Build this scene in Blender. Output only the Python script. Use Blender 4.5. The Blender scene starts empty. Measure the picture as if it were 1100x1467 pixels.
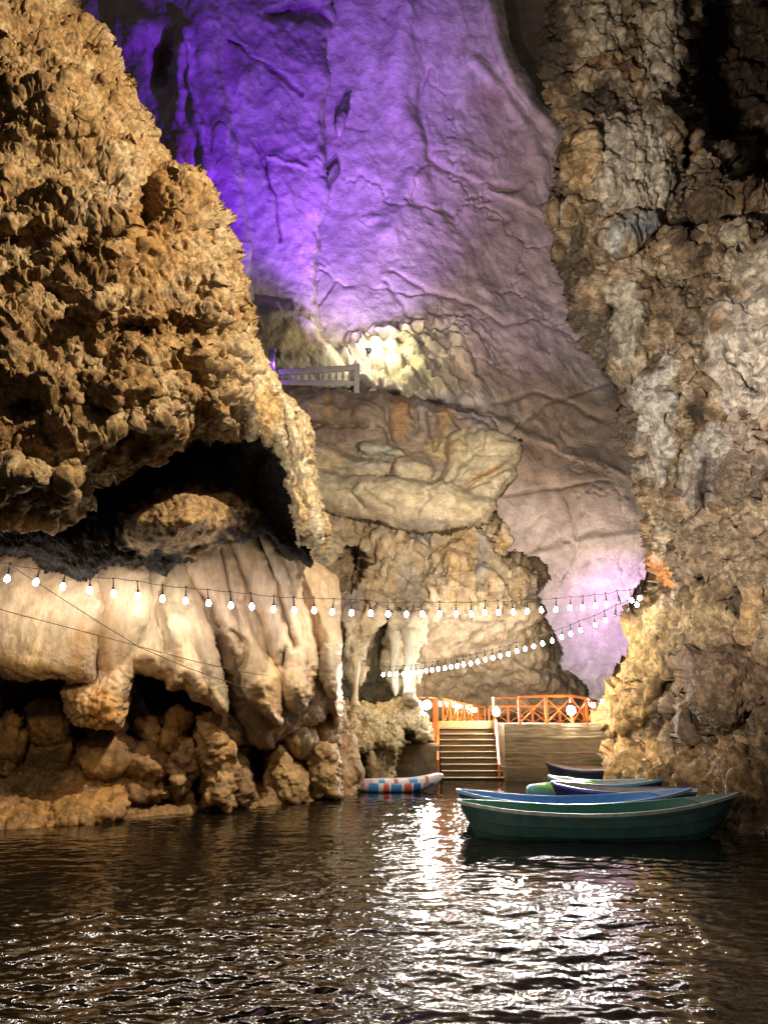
import bpy, bmesh, math, random
import numpy as np
from mathutils import Vector, Matrix
random.seed(7)
sc = bpy.context.scene
COL = sc.collection
# ------------------------------------------------------------------ camera
F_PX, CX, CY = 1100.0, 550.0, 733.5
PITCH = math.atan(290.5/1100.0)
CAMH = 1.75
SP, CP = math.sin(PITCH), math.cos(PITCH)
cam = bpy.data.cameras.new("camera"); camo = bpy.data.objects.new("camera", cam)
COL.objects.link(camo); camo.location = (0, 0, CAMH)
camo.rotation_euler = (math.pi/2+PITCH, 0, 0)
cam.sensor_fit = 'VERTICAL'; cam.sensor_height = 36.0
cam.lens = 36.0*F_PX/1467.0
cam.clip_start = 0.05; cam.clip_end = 400
sc.camera = camo

def at(px, py, Y):
    """the point at horizontal distance Y seen in direction (px,py)"""
    cx = (px-CX)/F_PX; cy = (CY-py)/F_PX
    dy = CP-cy*SP; dz = SP+cy*CP
    t = Y/dy
    return (cx*t, Y, CAMH+dz*t)
def atz(px, py, z):
    cx = (px-CX)/F_PX; cy = (CY-py)/F_PX
    dy = CP-cy*SP; dz = SP+cy*CP
    t = (z-CAMH)/dz
    return (cx*t, dy*t, z)
def at_arr(px, py, Y):
    cx = (px-CX)/F_PX; cy = (CY-py)/F_PX
    dy = CP-cy*SP; dz = SP+cy*CP
    t = Y/dy
    return np.stack([cx*t, Y, CAMH+dz*t], -1)

# ------------------------------------------------------------------ noise
_rng = np.random.RandomState(11)
_perm = np.concatenate([_rng.permutation(256)]*3).astype(np.int32)
_g = _rng.normal(size=(256, 3)).astype(np.float32); _g /= np.linalg.norm(_g, axis=1, keepdims=True)
_cell = _rng.rand(256, 3).astype(np.float32)
def perlin(p, seed=0):
    p = np.asarray(p, np.float32)+np.float32(seed*17.31+0.37)
    i = np.floor(p).astype(np.int32); f = p-i
    u = f*f*f*(f*(f*6-15)+10)
    i &= 255
    out = 0
    for dx in (0, 1):
        wx = u[..., 0] if dx else 1-u[..., 0]
        a = _perm[(i[..., 0]+dx) & 255]
        for dy in (0, 1):
            wy = wx*(u[..., 1] if dy else 1-u[..., 1])
            b = _perm[(a+i[..., 1]+dy) & 255]
            for dz in (0, 1):
                w = wy*(u[..., 2] if dz else 1-u[..., 2])
                h = _perm[(b+i[..., 2]+dz) & 255]
                g = _g[h]
                out = out+w*(g[..., 0]*(f[..., 0]-dx)+g[..., 1]*(f[..., 1]-dy)+g[..., 2]*(f[..., 2]-dz))
    return out*1.5
def fbm(p, oct=4, seed=0, gain=0.5):
    a = 1.0; s = 0; n = 0; q = np.asarray(p, np.float32)
    for k in range(oct):
        s = s+a*perlin(q, seed+k*3); n += a; a *= gain; q = q*2.03+5.1
    return s/n
def ridged(p, oct=4, seed=0, gain=0.5):
    a = 1.0; s = 0; n = 0; q = np.asarray(p, np.float32)
    for k in range(oct):
        v = 1-np.abs(perlin(q, seed+k*3))*1.7
        s = s+a*v*np.abs(v); n += a; a *= gain; q = q*2.07+3.3
    return s/n
def worley(p, seed=0):
    p = np.asarray(p, np.float32)+np.float32(seed*7.7+0.5)
    i = np.floor(p).astype(np.int32); f = p-i
    f1 = np.full(p.shape[:-1], 9, np.float32); f2 = f1.copy()
    for dx in (-1, 0, 1):
        a = _perm[(i[..., 0]+dx) & 255]
        for dy in (-1, 0, 1):
            b = _perm[(a+i[..., 1]+dy) & 255]
            for dz in (-1, 0, 1):
                c = _cell[_perm[(b+i[..., 2]+dz) & 255]]
                d = (c[..., 0]+dx-f[..., 0])**2+(c[..., 1]+dy-f[..., 1])**2+(c[..., 2]+dz-f[..., 2])**2
                m = d < f1
                f2 = np.where(m, f1, np.minimum(f2, d)); f1 = np.where(m, d, f1)
    return np.sqrt(f1), np.sqrt(f2)
def sst(a, b, x):
    t = np.clip((x-a)/(b-a), 0, 1); return t*t*(3-2*t)
def n2(px, py, wl, seed=0, oct=3):
    return fbm(np.stack([px/wl, py/wl, np.zeros_like(px)+seed*3.7], -1), oct, seed)

# ------------------------------------------------------------------ relief sculpting
def chaikin(pts, n=1):
    pts = np.array(pts, np.float32)
    for _ in range(n):
        q = np.roll(pts, -1, 0)
        pts = np.stack([pts*.75+q*.25, pts*.25+q*.75], 1).reshape(-1, 2)
    return pts
def poly_sd(x, y, pts):
    """signed distance to polygon (positive inside)"""
    d = np.full(x.shape, 1e9, np.float32); ins = np.zeros(x.shape, bool)
    n = len(pts)
    for k in range(n):
        ax, ay = pts[k]; bx, by = pts[(k+1) % n]
        ex, ey = bx-ax, by-ay; l2 = ex*ex+ey*ey+1e-9
        t = np.clip(((x-ax)*ex+(y-ay)*ey)/l2, 0, 1)
        dd = (x-ax-t*ex)**2+(y-ay-t*ey)**2
        np.minimum(d, dd, out=d)
        if ay != by:
            c = ((ay > y) != (by > y)) & (x < (y-ay)*ex/(by-ay)+ax)
            ins ^= c
    d = np.sqrt(d)
    return np.where(ins, d, -d)
def line_d(x, y, pts):
    d = np.full(x.shape, 1e9, np.float32)
    for (ax, ay), (bx, by) in zip(pts[:-1], pts[1:]):
        ex, ey = bx-ax, by-ay; l2 = ex*ex+ey*ey+1e-9
        t = np.clip(((x-ax)*ex+(y-ay)*ey)/l2, 0, 1)
        np.minimum(d, (x-ax-t*ex)**2+(y-ay-t*ey)**2, out=d)
    return np.sqrt(d)
def tps(ctrl):
    c = np.array(ctrl, np.float64); n = len(c)
    s = 300.0
    xy = c[:, :2]/s
    if n < 3:
        m = c[:, 2].mean(); return lambda x, y: np.full(x.shape, m, np.float32)
    def U(r2): return 0.5*r2*np.log(r2+1e-9)
    K = U(((xy[:, None]-xy[None])**2).sum(-1))+np.eye(n)*0.02
    Pm = np.c_[np.ones(n), xy]
    A = np.zeros((n+3, n+3)); A[:n, :n] = K; A[:n, n:] = Pm; A[n:, :n] = Pm.T
    w = np.linalg.lstsq(A, np.r_[c[:, 2], 0, 0, 0], rcond=None)[0]
    def f(x, y):
        x = x/s; y = y/s
        o = w[n]+w[n+1]*x+w[n+2]*y
        for k in range(n):
            o = o+w[k]*U((x-xy[k, 0])**2+(y-xy[k, 1])**2)
        return o.astype(np.float32)
    return f
def ell(cx, cy, rx, ry, rot=0, n=18, j=0.08, seed=0):
    r = random.Random(seed+int(cx*13+cy*7)); o = []
    c, s = math.cos(math.radians(rot)), math.sin(math.radians(rot))
    for k in range(n):
        a = 2*math.pi*k/n; m = 1+r.uniform(-j, j)
        x, y = rx*m*math.cos(a), ry*m*math.sin(a)
        o.append((cx+c*x-s*y, cy+s*x+c*y))
    return o
# features: each takes (x,y,Z) and returns Z
def blob(cx, cy, rx, ry, h, rot=0, soft=True):
    c, s = math.cos(math.radians(rot)), math.sin(math.radians(rot))
    def f(x, y, Z):
        u = ((x-cx)*c+(y-cy)*s)/rx; v = (-(x-cx)*s+(y-cy)*c)/ry
        t = np.clip(1-u*u-v*v, 0, 1)
        return Z-h*(t*t if soft else np.sqrt(t))
    return f
def cut(pts, dz, soft=8, rnd=1):
    P = chaikin(pts, rnd)
    def f(x, y, Z):
        return Z+dz*sst(-soft*.5, soft*.5, poly_sd(x, y, P))
    return f
def groove(pts, w, d):
    def f(x, y, Z):
        return Z+d*np.exp(-(line_d(x, y, pts)/w)**2)
    return f
def step_line(pts, w, d):
    """a one sided step: left side of the directed line pushed back by d, fading over w"""
    def f(x, y, Z):
        dd = line_d(x, y, pts)
        # sign from nearest segment direction (overall)
        (ax, ay), (bx, by) = pts[0], pts[-1]
        sgn = (bx-ax)*(y-ay)-(by-ay)*(x-ax)
        return Z+d*np.where(sgn > 0, np.exp(-dd/w), 0)
    return f
def L(out, z, R=30, B=1.0, feats=(), rnd=1, warp=1.0, power=2.0):
    return dict(out=out, z=z, R=R, B=B, feats=feats, rnd=rnd, warp=warp, power=power)

def make_mesh(name, V, quads, cols=None, smooth=True, mat=None, loc=None, tris=None):
    me = bpy.data.meshes.new(name)
    V = np.asarray(V, np.float32)
    if loc is None:
        loc = (V[:, 0].mean(), V[:, 1].mean(), V[:, 2].min())
    W = V-np.array(loc, np.float32)
    me.vertices.add(len(W)); me.vertices.foreach_set("co", W.ravel())
    nq = len(quads)
    me.loops.add(nq*4); me.loops.foreach_set("vertex_index", np.asarray(quads, np.int32).ravel())
    me.polygons.add(nq)
    me.polygons.foreach_set("loop_start", np.arange(nq, dtype=np.int32)*4)
    me.polygons.foreach_set("use_smooth", np.full(nq, smooth))
    me.update(calc_edges=True)
    if cols is not None:
        at_ = me.color_attributes.new("Col", 'FLOAT_COLOR', 'POINT')
        c4 = np.ones((len(W), 4), np.float32); c4[:, :3] = cols
        at_.data.foreach_set("color", c4.ravel())
    if mat: me.materials.append(mat)
    o = bpy.data.objects.new(name, me); o.location = loc
    COL.objects.link(o)
    return o

def relief(name, layers, step, disp, color, mat, warp=((70, 5), (18, 2.5)), back=3.0, label=None, cat=None, kind=None, group=None, seed=0):
    allp = np.concatenate([np.array(l['out'], np.float32) for l in layers])
    x0, y0 = allp.min(0)-6; x1, y1 = allp.max(0)+6
    gx = np.arange(x0, x1, step, dtype=np.float32); gy = np.arange(y0, y1, step, dtype=np.float32)
    X, Yp = np.meshgrid(gx, gy)
    wx = 0; wy = 0
    for k, (wl, a) in enumerate(warp):
        wx = wx+a*1.6*n2(X, Yp, wl, seed+k*5+1, 2); wy = wy+a*1.6*n2(X, Yp, wl, seed+k*5+2, 2)
    def evalZ(X, Yp, wx, wy):
        best = None; SD = None; fall = None; lid = None
        for li, l in enumerate(layers):
            P = chaikin(l['out'], l['rnd'])
            ww = l['warp']
            qx = X+wx*ww; qy = Yp+wy*ww
            m = (qx > P[:, 0].min()-40) & (qx < P[:, 0].max()+40) & (qy > P[:, 1].min()-40) & (qy < P[:, 1].max()+40)
            sd = np.full(X.shape, -60, np.float32)
            xs, ys = qx[m], qy[m]
            s = poly_sd(xs, ys, P); sd[m] = s
            z = tps(l['z'])(xs, ys)
            for f in l['feats']: z = f(xs, ys, z)
            t = np.clip(s/l['R'], 0, 1)
            z = z+l['B']*(1-np.clip(1-(1-t)**l['power'], 0, 1)**(1/l['power']))
            Z = np.full(X.shape, 1e6, np.float32)
            Z[m] = z
            Zin = np.where(sd > 0, Z, 1e6)
            if best is None:
                best = Zin; SD = sd; fall = Z; lid = np.zeros(X.shape, np.int16)
            else:
                fall = np.where((sd > SD) & (Z < 1e5), Z, fall)
                lid = np.where(Zin < best, li, np.where((best > 1e5) & (sd > SD), li, lid))
                best = np.minimum(best, Zin); SD = np.maximum(SD, sd)
        return np.where(best < 1e5, best, fall), SD, lid
    Z, SD, lid = evalZ(X, Yp, wx, wy)
    gyv, gxv = np.gradient(SD, step)
    inside = SD > 0
    q = inside[:-1, :-1] | inside[1:, :-1] | inside[:-1, 1:] | inside[1:, 1:]
    used = np.zeros(X.shape, bool)
    used[:-1, :-1] |= q; used[1:, :-1] |= q; used[:-1, 1:] |= q; used[1:, 1:] |= q
    snap = used & ~inside
    gm = np.sqrt(gxv**2+gyv**2)+1e-3
    mv = np.clip(-SD/np.maximum(gm, .4), 0, step*1.5)
    PX = np.where(snap, X+gxv/gm*mv, X); PY = np.where(snap, Yp+gyv/gm*mv, Yp)
    Z = np.where(used & (Z < 1e5), Z, np.nan)
    # fill anything undefined with local mean for the gradient
    Zf = np.where(np.isnan(Z), np.nanmean(Z), Z)
    P = at_arr(PX, PY, Zf)
    view = P-np.array([0, 0, CAMH]); view /= np.linalg.norm(view, axis=-1, keepdims=True)
    def normals(Pn, it):
        n_ = np.cross(np.gradient(Pn, axis=0), np.gradient(Pn, axis=1))
        n_ /= np.linalg.norm(n_, axis=-1, keepdims=True)+1e-9
        n_[(n_*view).sum(-1) > 0] *= -1
        for _ in range(it):
            n_[1:-1] = (n_[:-2]+n_[1:-1]+n_[2:])/3
            n_[:, 1:-1] = (n_[:, :-2]+n_[:, 1:-1]+n_[:, 2:])/3
        n_ /= np.linalg.norm(n_, axis=-1, keepdims=True)+1e-9
        return n_
    nr = normals(P, 4)
    idx = np.full(X.shape, -1, np.int64); sel = np.nonzero(used)
    idx[sel] = np.arange(len(sel[0]))
    p = P[sel].astype(np.float32); n = nr[sel].astype(np.float32); px = PX[sel]; py = PY[sel]; ly = lid[sel]
    d = disp(p, px, py, ly)
    # less displacement where the normal is nearly edge on (the stretched walls of steps)
    if isinstance(d, tuple):
        d0, d1 = d[:2]
        G = P.copy(); G[sel] = p+n*d0[:, None]
        n1 = normals(G, 3)[sel]
        if len(d) > 2:
            n1 = n1+d[2]; n1 /= np.linalg.norm(n1, axis=-1, keepdims=True)+1e-9
        p2 = (G[sel]+n1*d1[:, None]).astype(np.float32)
    else:
        p2 = p+n*d[:, None]
    c = color(p, px, py, ly)
    a = idx[:-1, :-1][q]; b = idx[:-1, 1:][q]; cc = idx[1:, 1:][q]; dd = idx[1:, :-1][q]
    quads = np.stack([a, dd, cc, b], 1)
    # skirt running back from every border edge
    e = np.concatenate([quads[:, [0, 1]], quads[:, [1, 2]], quads[:, [2, 3]], quads[:, [3, 0]]])
    key = np.minimum(e[:, 0], e[:, 1])*10_000_000+np.maximum(e[:, 0], e[:, 1])
    _, first, cnt = np.unique(key, return_index=True, return_counts=True)
    be = e[first[cnt == 1]]
    bv = np.unique(be)
    nv = len(p2)
    mp = np.full(nv, -1, np.int64); mp[bv] = nv+np.arange(len(bv))
    vd = p2[bv]-np.array([0, 0, CAMH], np.float32); vd /= np.linalg.norm(vd, axis=1, keepdims=True)
    ctr = p2.mean(0)
    inw = ctr-p2[bv]; inw /= np.linalg.norm(inw, axis=1, keepdims=True)+1e-6
    pb = p2[bv]+vd*back+inw*0.15*back
    V = np.concatenate([p2, pb]); C = np.concatenate([c, c[bv]])
    sk = np.stack([be[:, 1], be[:, 0], mp[be[:, 0]], mp[be[:, 1]]], 1)
    quads = np.concatenate([quads, sk])
    o = make_mesh(name, V, quads, C, True, mat)
    if label: o['label'] = label
    if cat: o['category'] = cat
    if kind: o['kind'] = kind
    if group: o['group'] = group
    return o

# ------------------------------------------------------------------ albedo helpers
def tones(p, cols, wl, seed=0, oct=4, contrast=1.6):
    if not hasattr(wl, '__len__'): wl = (wl, wl, wl)
    t = fbm(p/np.array(wl, np.float32), oct, seed)*contrast*.5+.5
    t = np.clip(t, 0, 1)*(len(cols)-1)
    i = np.clip(np.floor(t).astype(int), 0, len(cols)-2); f = (t-i)[:, None]
    c = np.array(cols, np.float32)
    return c[i]*(1-f)+c[i+1]*f
def patches(col, px, py, plist, seed=0, wl=25, rag=0.7):
    nz = n2(px, py, wl, seed+40, 4)*rag
    for (cx, cy, rx, ry, rot, c, st) in plist:
        cc, s = math.cos(math.radians(rot)), math.sin(math.radians(rot))
        u = ((px-cx)*cc+(py-cy)*s)/rx; v = (-(px-cx)*s+(py-cy)*cc)/ry
        q = 1-np.sqrt(u*u+v*v)+nz
        w = (st*sst(0, .45, q))[:, None]
        col = col*(1-w)+np.array(c, np.float32)*w
    return col

# ------------------------------------------------------------------ materials
def NT(name):
    m = bpy.data.materials.new(name); m.use_nodes = True
    nt = m.node_tree; nt.nodes.clear()
    o = nt.nodes.new('ShaderNodeOutputMaterial'); b = nt.nodes.new('ShaderNodeBsdfPrincipled')
    nt.links.new(b.outputs[0], o.inputs[0])
    return m, nt, b
def rock_mat(name, bump=0.35, bscale=18, rough=0.8, spec=0.25, var=0.35, fine=70, stretch=(1, 1, 1), pit=0.0, dist=.04, speck=0.0, spscale=7):
    m, nt, b = NT(name)
    N = nt.nodes.new; K = nt.links.new
    tc = N('ShaderNodeTexCoord'); mp = N('ShaderNodeMapping'); mp.inputs['Scale'].default_value = stretch
    K(tc.outputs['Object'], mp.inputs[0])
    at_ = N('ShaderNodeAttribute'); at_.attribute_name = "Col"
    n1 = N('ShaderNodeTexNoise'); n1.inputs['Scale'].default_value = bscale; n1.inputs['Detail'].default_value = 6; n1.inputs['Roughness'].default_value = .65
    n2_ = N('ShaderNodeTexNoise'); n2_.inputs['Scale'].default_value = fine; n2_.inputs['Detail'].default_value = 3
    K(mp.outputs[0], n1.inputs[0]); K(mp.outputs[0], n2_.inputs[0])
    ad = N('ShaderNodeMath'); ad.operation = 'ADD'; K(n1.outputs[0], ad.inputs[0]); K(n2_.outputs[0], ad.inputs[1])
    mr = N('ShaderNodeMapRange'); mr.inputs['From Min'].default_value = .6; mr.inputs['From Max'].default_value = 1.4
    mr.inputs['To Min'].default_value = 1-var; mr.inputs['To Max'].default_value = 1+var
    K(ad.outputs[0], mr.inputs[0])
    mx = N('ShaderNodeMix'); mx.data_type = 'RGBA'; mx.blend_type = 'MULTIPLY'; mx.inputs[0].default_value = 1
    K(at_.outputs['Color'], mx.inputs[6]); K(mr.outputs[0], mx.inputs[7])
    src = mx.outputs[2]
    if speck > 0:
        n3 = N('ShaderNodeTexNoise'); n3.inputs['Scale'].default_value = spscale; n3.inputs['Detail'].default_value = 8; n3.inputs['Roughness'].default_value = .72
        K(mp.outputs[0], n3.inputs[0])
        r3 = N('ShaderNodeMapRange'); r3.inputs['From Min'].default_value = .44; r3.inputs['From Max'].default_value = .60
        r3.inputs['To Min'].default_value = 1-speck; r3.inputs['To Max'].default_value = 1+.25*speck; K(n3.outputs[0], r3.inputs[0])
        m3 = N('ShaderNodeMix'); m3.data_type = 'RGBA'; m3.blend_type = 'MULTIPLY'; m3.inputs[0].default_value = 1
        K(src, m3.inputs[6]); K(r3.outputs[0], m3.inputs[7]); src = m3.outputs[2]
    K(src, b.inputs['Base Color'])
    bp = N('ShaderNodeBump'); bp.inputs['Strength'].default_value = bump; bp.inputs['Distance'].default_value = dist
    h = ad.outputs[0]
    if pit > 0:
        vo = N('ShaderNodeTexVoronoi'); vo.inputs['Scale'].default_value = bscale*1.3
        K(mp.outputs[0], vo.inputs[0])
        ma = N('ShaderNodeMath'); ma.operation = 'MULTIPLY_ADD'; ma.inputs[1].default_value = pit
        K(vo.outputs['Distance'], ma.inputs[0]); K(h, ma.inputs[2]); h = ma.outputs[0]
    K(h, bp.inputs['Height']); K(bp.outputs[0], b.inputs['Normal'])
    b.inputs['Roughness'].default_value = rough; b.inputs['Specular IOR Level'].default_value = spec
    return m
def plain(name, col, rough=.5, spec=.4, var=.12, scale=14, metal=0, bump=0.05, grime=None, grime_amt=.5):
    m, nt, b = NT(name); N = nt.nodes.new; K = nt.links.new
    tc = N('ShaderNodeTexCoord'); nz = N('ShaderNodeTexNoise'); nz.inputs['Scale'].default_value = scale; nz.inputs['Detail'].default_value = 6
    nz.inputs['Roughness'].default_value = .65
    K(tc.outputs['Object'], nz.inputs[0])
    mr = N('ShaderNodeMapRange'); mr.inputs['From Min'].default_value = .3; mr.inputs['From Max'].default_value = .7
    mr.inputs['To Min'].default_value = 1-var; mr.inputs['To Max'].default_value = 1+var
    K(nz.outputs[0], mr.inputs[0])
    mx = N('ShaderNodeMix'); mx.data_type = 'RGBA'; mx.blend_type = 'MULTIPLY'; mx.inputs[0].default_value = 1
    mx.inputs[6].default_value = (*col, 1); K(mr.outputs[0], mx.inputs[7])
    src = mx.outputs[2]
    if grime:
        n3 = N('ShaderNodeTexNoise'); n3.inputs['Scale'].default_value = scale*.45; n3.inputs['Detail'].default_value = 7; n3.inputs['Roughness'].default_value = .7
        K(tc.outputs['Object'], n3.inputs[0])
        r3 = N('ShaderNodeMapRange'); r3.inputs['From Min'].default_value = .48; r3.inputs['From Max'].default_value = .68
        r3.inputs['To Max'].default_value = grime_amt; K(n3.outputs[0], r3.inputs[0])
        g = N('ShaderNodeMix'); g.data_type = 'RGBA'; g.inputs[7].default_value = (*grime, 1)
        K(r3.outputs[0], g.inputs[0]); K(src, g.inputs[6]); src = g.outputs[2]
    K(src, b.inputs['Base Color'])
    bp = N('ShaderNodeBump'); bp.inputs['Strength'].default_value = bump; bp.inputs['Distance'].default_value = .02
    K(nz.outputs[0], bp.inputs['Height']); K(bp.outputs[0], b.inputs['Normal'])
    b.inputs['Roughness'].default_value = rough; b.inputs['Specular IOR Level'].default_value = spec; b.inputs['Metallic'].default_value = metal
    return m
def emit(name, col, st):
    m = bpy.data.materials.new(name); m.use_nodes = True; nt = m.node_tree; nt.nodes.clear()
    o = nt.nodes.new('ShaderNodeOutputMaterial'); e = nt.nodes.new('ShaderNodeEmission')
    e.inputs[0].default_value = (*col, 1); e.inputs[1].default_value = st
    nt.links.new(e.outputs[0], o.inputs[0]); return m

# ------------------------------------------------------------------ hand built objects
def tag(o, label=None, cat=None, group=None, kind=None):
    if label: o['label'] = label
    if cat: o['category'] = cat
    if group: o['group'] = group
    if kind: o['kind'] = kind
    return o
def empty(name, loc, label=None, cat=None, group=None, rz=0):
    o = bpy.data.objects.new(name, None); COL.objects.link(o); o.location = loc; o.rotation_euler = (0, 0, rz)
    o.empty_display_size = .1
    return tag(o, label, cat, group)
def obj(name, bm, mat, parent=None, smooth=False, loc=(0, 0, 0)):
    me = bpy.data.meshes.new(name)
    bmesh.ops.recalc_face_normals(bm, faces=bm.faces)
    bm.to_mesh(me); bm.free()
    if smooth:
        for p in me.polygons: p.use_smooth = True
    for m in (mat if isinstance(mat, (list, tuple)) else [mat]): me.materials.append(m)
    o = bpy.data.objects.new(name, me); COL.objects.link(o); o.location = loc
    if parent: o.parent = parent
    return o
def b_box(bm, c, s, rz=0, ry=0, bev=0.0, mi=0):
    M = Matrix.Translation(c) @ Matrix.Rotation(rz, 4, 'Z') @ Matrix.Rotation(ry, 4, 'Y') @ Matrix.Diagonal((s[0], s[1], s[2], 1))
    g = bmesh.ops.create_cube(bm, size=1, matrix=M)
    fs = set(f for v in g['verts'] for f in v.link_faces)
    for f in fs: f.material_index = mi
    if bev > 0:
        es = list(set(e for v in g['verts'] for e in v.link_edges))
        bmesh.ops.bevel(bm, geom=es, offset=bev, segments=2, affect='EDGES', profile=.5)
def b_tube(bm, a, b, r, seg=8, r2=None):
    a = Vector(a); b = Vector(b); d = b-a
    M = Matrix.Translation((a+b)/2) @ d.to_track_quat('Z', 'Y').to_matrix().to_4x4()
    bmesh.ops.create_cone(bm, cap_ends=True, segments=seg, radius1=r, radius2=r if r2 is None else r2, depth=d.length, matrix=M)
def b_bar(bm, a, b, w, t, bev=.004):
    """flat section bar from a to b (w across, t thick)"""
    a = Vector(a); b = Vector(b); d = b-a
    M = Matrix.Translation((a+b)/2) @ d.to_track_quat('Z', 'Y').to_matrix().to_4x4() @ Matrix.Diagonal((w, t, d.length, 1))
    g = bmesh.ops.create_cube(bm, size=1, matrix=M)
    es = list(set(e for v in g['verts'] for e in v.link_edges))
    bmesh.ops.bevel(bm, geom=es, offset=bev, segments=1, affect='EDGES')
def b_path(bm, pts, r, seg=6):
    pts = [Vector(p) for p in pts]; rings = []
    for i, p in enumerate(pts):
        d = (pts[min(i+1, len(pts)-1)]-pts[max(i-1, 0)]).normalized()
        q = d.to_track_quat('Z', 'Y')
        rings.append([bm.verts.new(p+q @ Vector((r*math.cos(2*math.pi*k/seg), r*math.sin(2*math.pi*k/seg), 0))) for k in range(seg)])
    for A, B in zip(rings[:-1], rings[1:]):
        for k in range(seg):
            bm.faces.new((A[k], A[(k+1) % seg], B[(k+1) % seg], B[k]))
    bm.faces.new(rings[0][::-1]); bm.faces.new(rings[-1])
def b_lathe(bm, prof, seg=16, M=None):
    rings = []
    for (r, z) in prof:
        rings.append([bm.verts.new((r*math.cos(2*math.pi*k/seg), r*math.sin(2*math.pi*k/seg), z)) for k in range(seg)])
    for A, B in zip(rings[:-1], rings[1:]):
        for k in range(seg):
            bm.faces.new((A[k], A[(k+1) % seg], B[(k+1) % seg], B[k]))
    bm.faces.new(rings[0][::-1]); bm.faces.new(rings[-1])
    if M is not None:
        for R_ in rings:
            for v in R_: v.co = M @ v.co
# ================================================================== ROCKS
M_shag = rock_mat("tufa_rock", bump=.6, bscale=16, fine=70, var=.3, rough=.85, spec=.2, dist=.03, speck=.5, spscale=9)
M_flow = rock_mat("flowstone_rock", bump=.35, bscale=9, fine=50, var=.12, rough=.45, spec=.4, stretch=(1, 1, .3), dist=.03, speck=.25, spscale=5)
M_bank = rock_mat("wet_bank_rock", bump=.5, bscale=9, fine=50, var=.3, rough=.5, spec=.4, dist=.05, speck=.45, spscale=4)
M_cliff = rock_mat("cliff_rock", bump=.6, bscale=4, fine=22, var=.22, rough=.8, spec=.2, dist=.12, speck=.3, spscale=2.6)
M_far = rock_mat("smooth_cave_rock", bump=.35, bscale=1.3, fine=9, var=.16, rough=.7, spec=.25, dist=.16, speck=.25, spscale=.9)
M_right = rock_mat("crusted_rock", bump=.7, bscale=9, fine=45, var=.3, rough=.85, spec=.2, dist=.06, speck=.55, spscale=5)

# ---- A: the big shaggy overhang on the left ------------------------------
def dispA(p, px, py, ly):
    big = fbm(p/1.1, 4, 1)*.5
    up = sst(560, 330, py)
    q = np.stack([p[:, 0]+.30*p[:, 2], p[:, 1], p[:, 2]*.62-.12*p[:, 0]], -1)
    q = q+.06*np.stack([perlin(p/.2, 3), perlin(p/.2, 4), perlin(p/.2, 5)], -1)
    cap = lambda f: np.sqrt(np.clip(1-(f*1.2)**2, 0, 1))
    f1, _ = worley(q/np.array([.12, .12, .15], np.float32), 2)
    f2, _ = worley(q/np.array([.058, .058, .08], np.float32), 7)
    amt = np.clip(.75+1.6*fbm(p/.6, 3, 70), .25, 1.4)
    por = fbm(q/.11, 4, 66, .7)
    tuft = amt*(.060*cap(f1)+.042*cap(f2)+.085*por)+.03*fbm(q/.035, 2, 64, .7)
    hole = sst(.10, .42, fbm(q/np.array([.20, .20, .24], np.float32), 4, 90, .6))
    pit = -.15*hole*amt-.26*sst(.15, .5, fbm(p/.6, 4, 21, .55))
    mid = fbm(p/.75, 3, 27)*.30
    low = sst(330, 560, py)                       # coarser knobs lower down
    lumps = fbm(p/.45, 3, 31)*.22*low
    coarse = big+mid+lumps; fine = tuft+pit
    smoothpatch = sst(.0, .35, 1-np.hypot((px-210)/34, (py-330)/95))
    ton = fbm(p/np.array([.35, .35, .9], np.float32), 4, 12)*.16+.07*fbm(p/np.array([.07, .07, .5], np.float32), 4, 14, .6)
    pb = sst(0, .3, 1-np.hypot((px-262)/105, (py-748)/52))
    cav = fbm(p/.8, 4, 8)*.3*(1-.4*pb)+fbm(p/.2, 3, 18)*.06*(1-.6*pb)
    fine = fine*(1-.55*smoothpatch)
    bias = np.where(ly == 0, 1.0, 0)[:, None]*np.array([.25, 0, .85], np.float32)
    return (np.where(ly == 0, coarse, np.where(ly == 1, .12*fbm(p/.6, 3, 13), cav)), np.where(ly == 0, fine, np.where(ly == 1, ton+.05*tuft, .1*por*(1-.8*pb))), bias)
def colA(p, px, py, ly):
    c = tones(p, [(.20, .115, .045), (.34, .21, .09), (.44, .29, .14), (.52, .40, .24), (.42, .25, .10)], .8, 3, 5, 2.0)
    c = patches(c, px, py, [(215, 330, 45, 120, 8, (.42, .24, .085), .8), (70, 200, 80, 110, 0, (.40, .27, .13), .5),
        (260, 480, 60, 70, 0, (.46, .29, .12), .6), (170, 270, 40, 60, 20, (.55, .44, .30), .5), (330, 330, 30, 60, 0, (.5, .4, .26), .6),
        (110, 690, 60, 40, 0, (.42, .27, .12), .6), (60, 520, 80, 60, 0, (.44, .31, .16), .5), (320, 520, 40, 80, 0, (.5, .37, .2), .5)], 3, 30)
    t = tones(p, [(.40, .26, .12), (.52, .38, .20), (.60, .50, .33), (.5, .33, .14)], (.5, .5, 1.2), 5)
    t = patches(t, px, py, [(385, 590, 25, 45, 0, (.52, .32, .12), .8), (438, 560, 12, 60, 20, (.48, .36, .2), .6), (455, 760, 12, 40, 0, (.6, .52, .36), .8)], 5, 15)
    k = tones(p, [(.018, .015, .014), (.034, .027, .022), (.025, .02, .018)], .5, 9)  # the hollow's shade is put into this near-black; its lit patch stays brown
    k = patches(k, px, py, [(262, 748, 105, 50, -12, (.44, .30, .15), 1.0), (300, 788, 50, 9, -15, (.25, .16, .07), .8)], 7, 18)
    return np.where((ly == 0)[:, None], c, np.where((ly == 1)[:, None], t, k))
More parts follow.
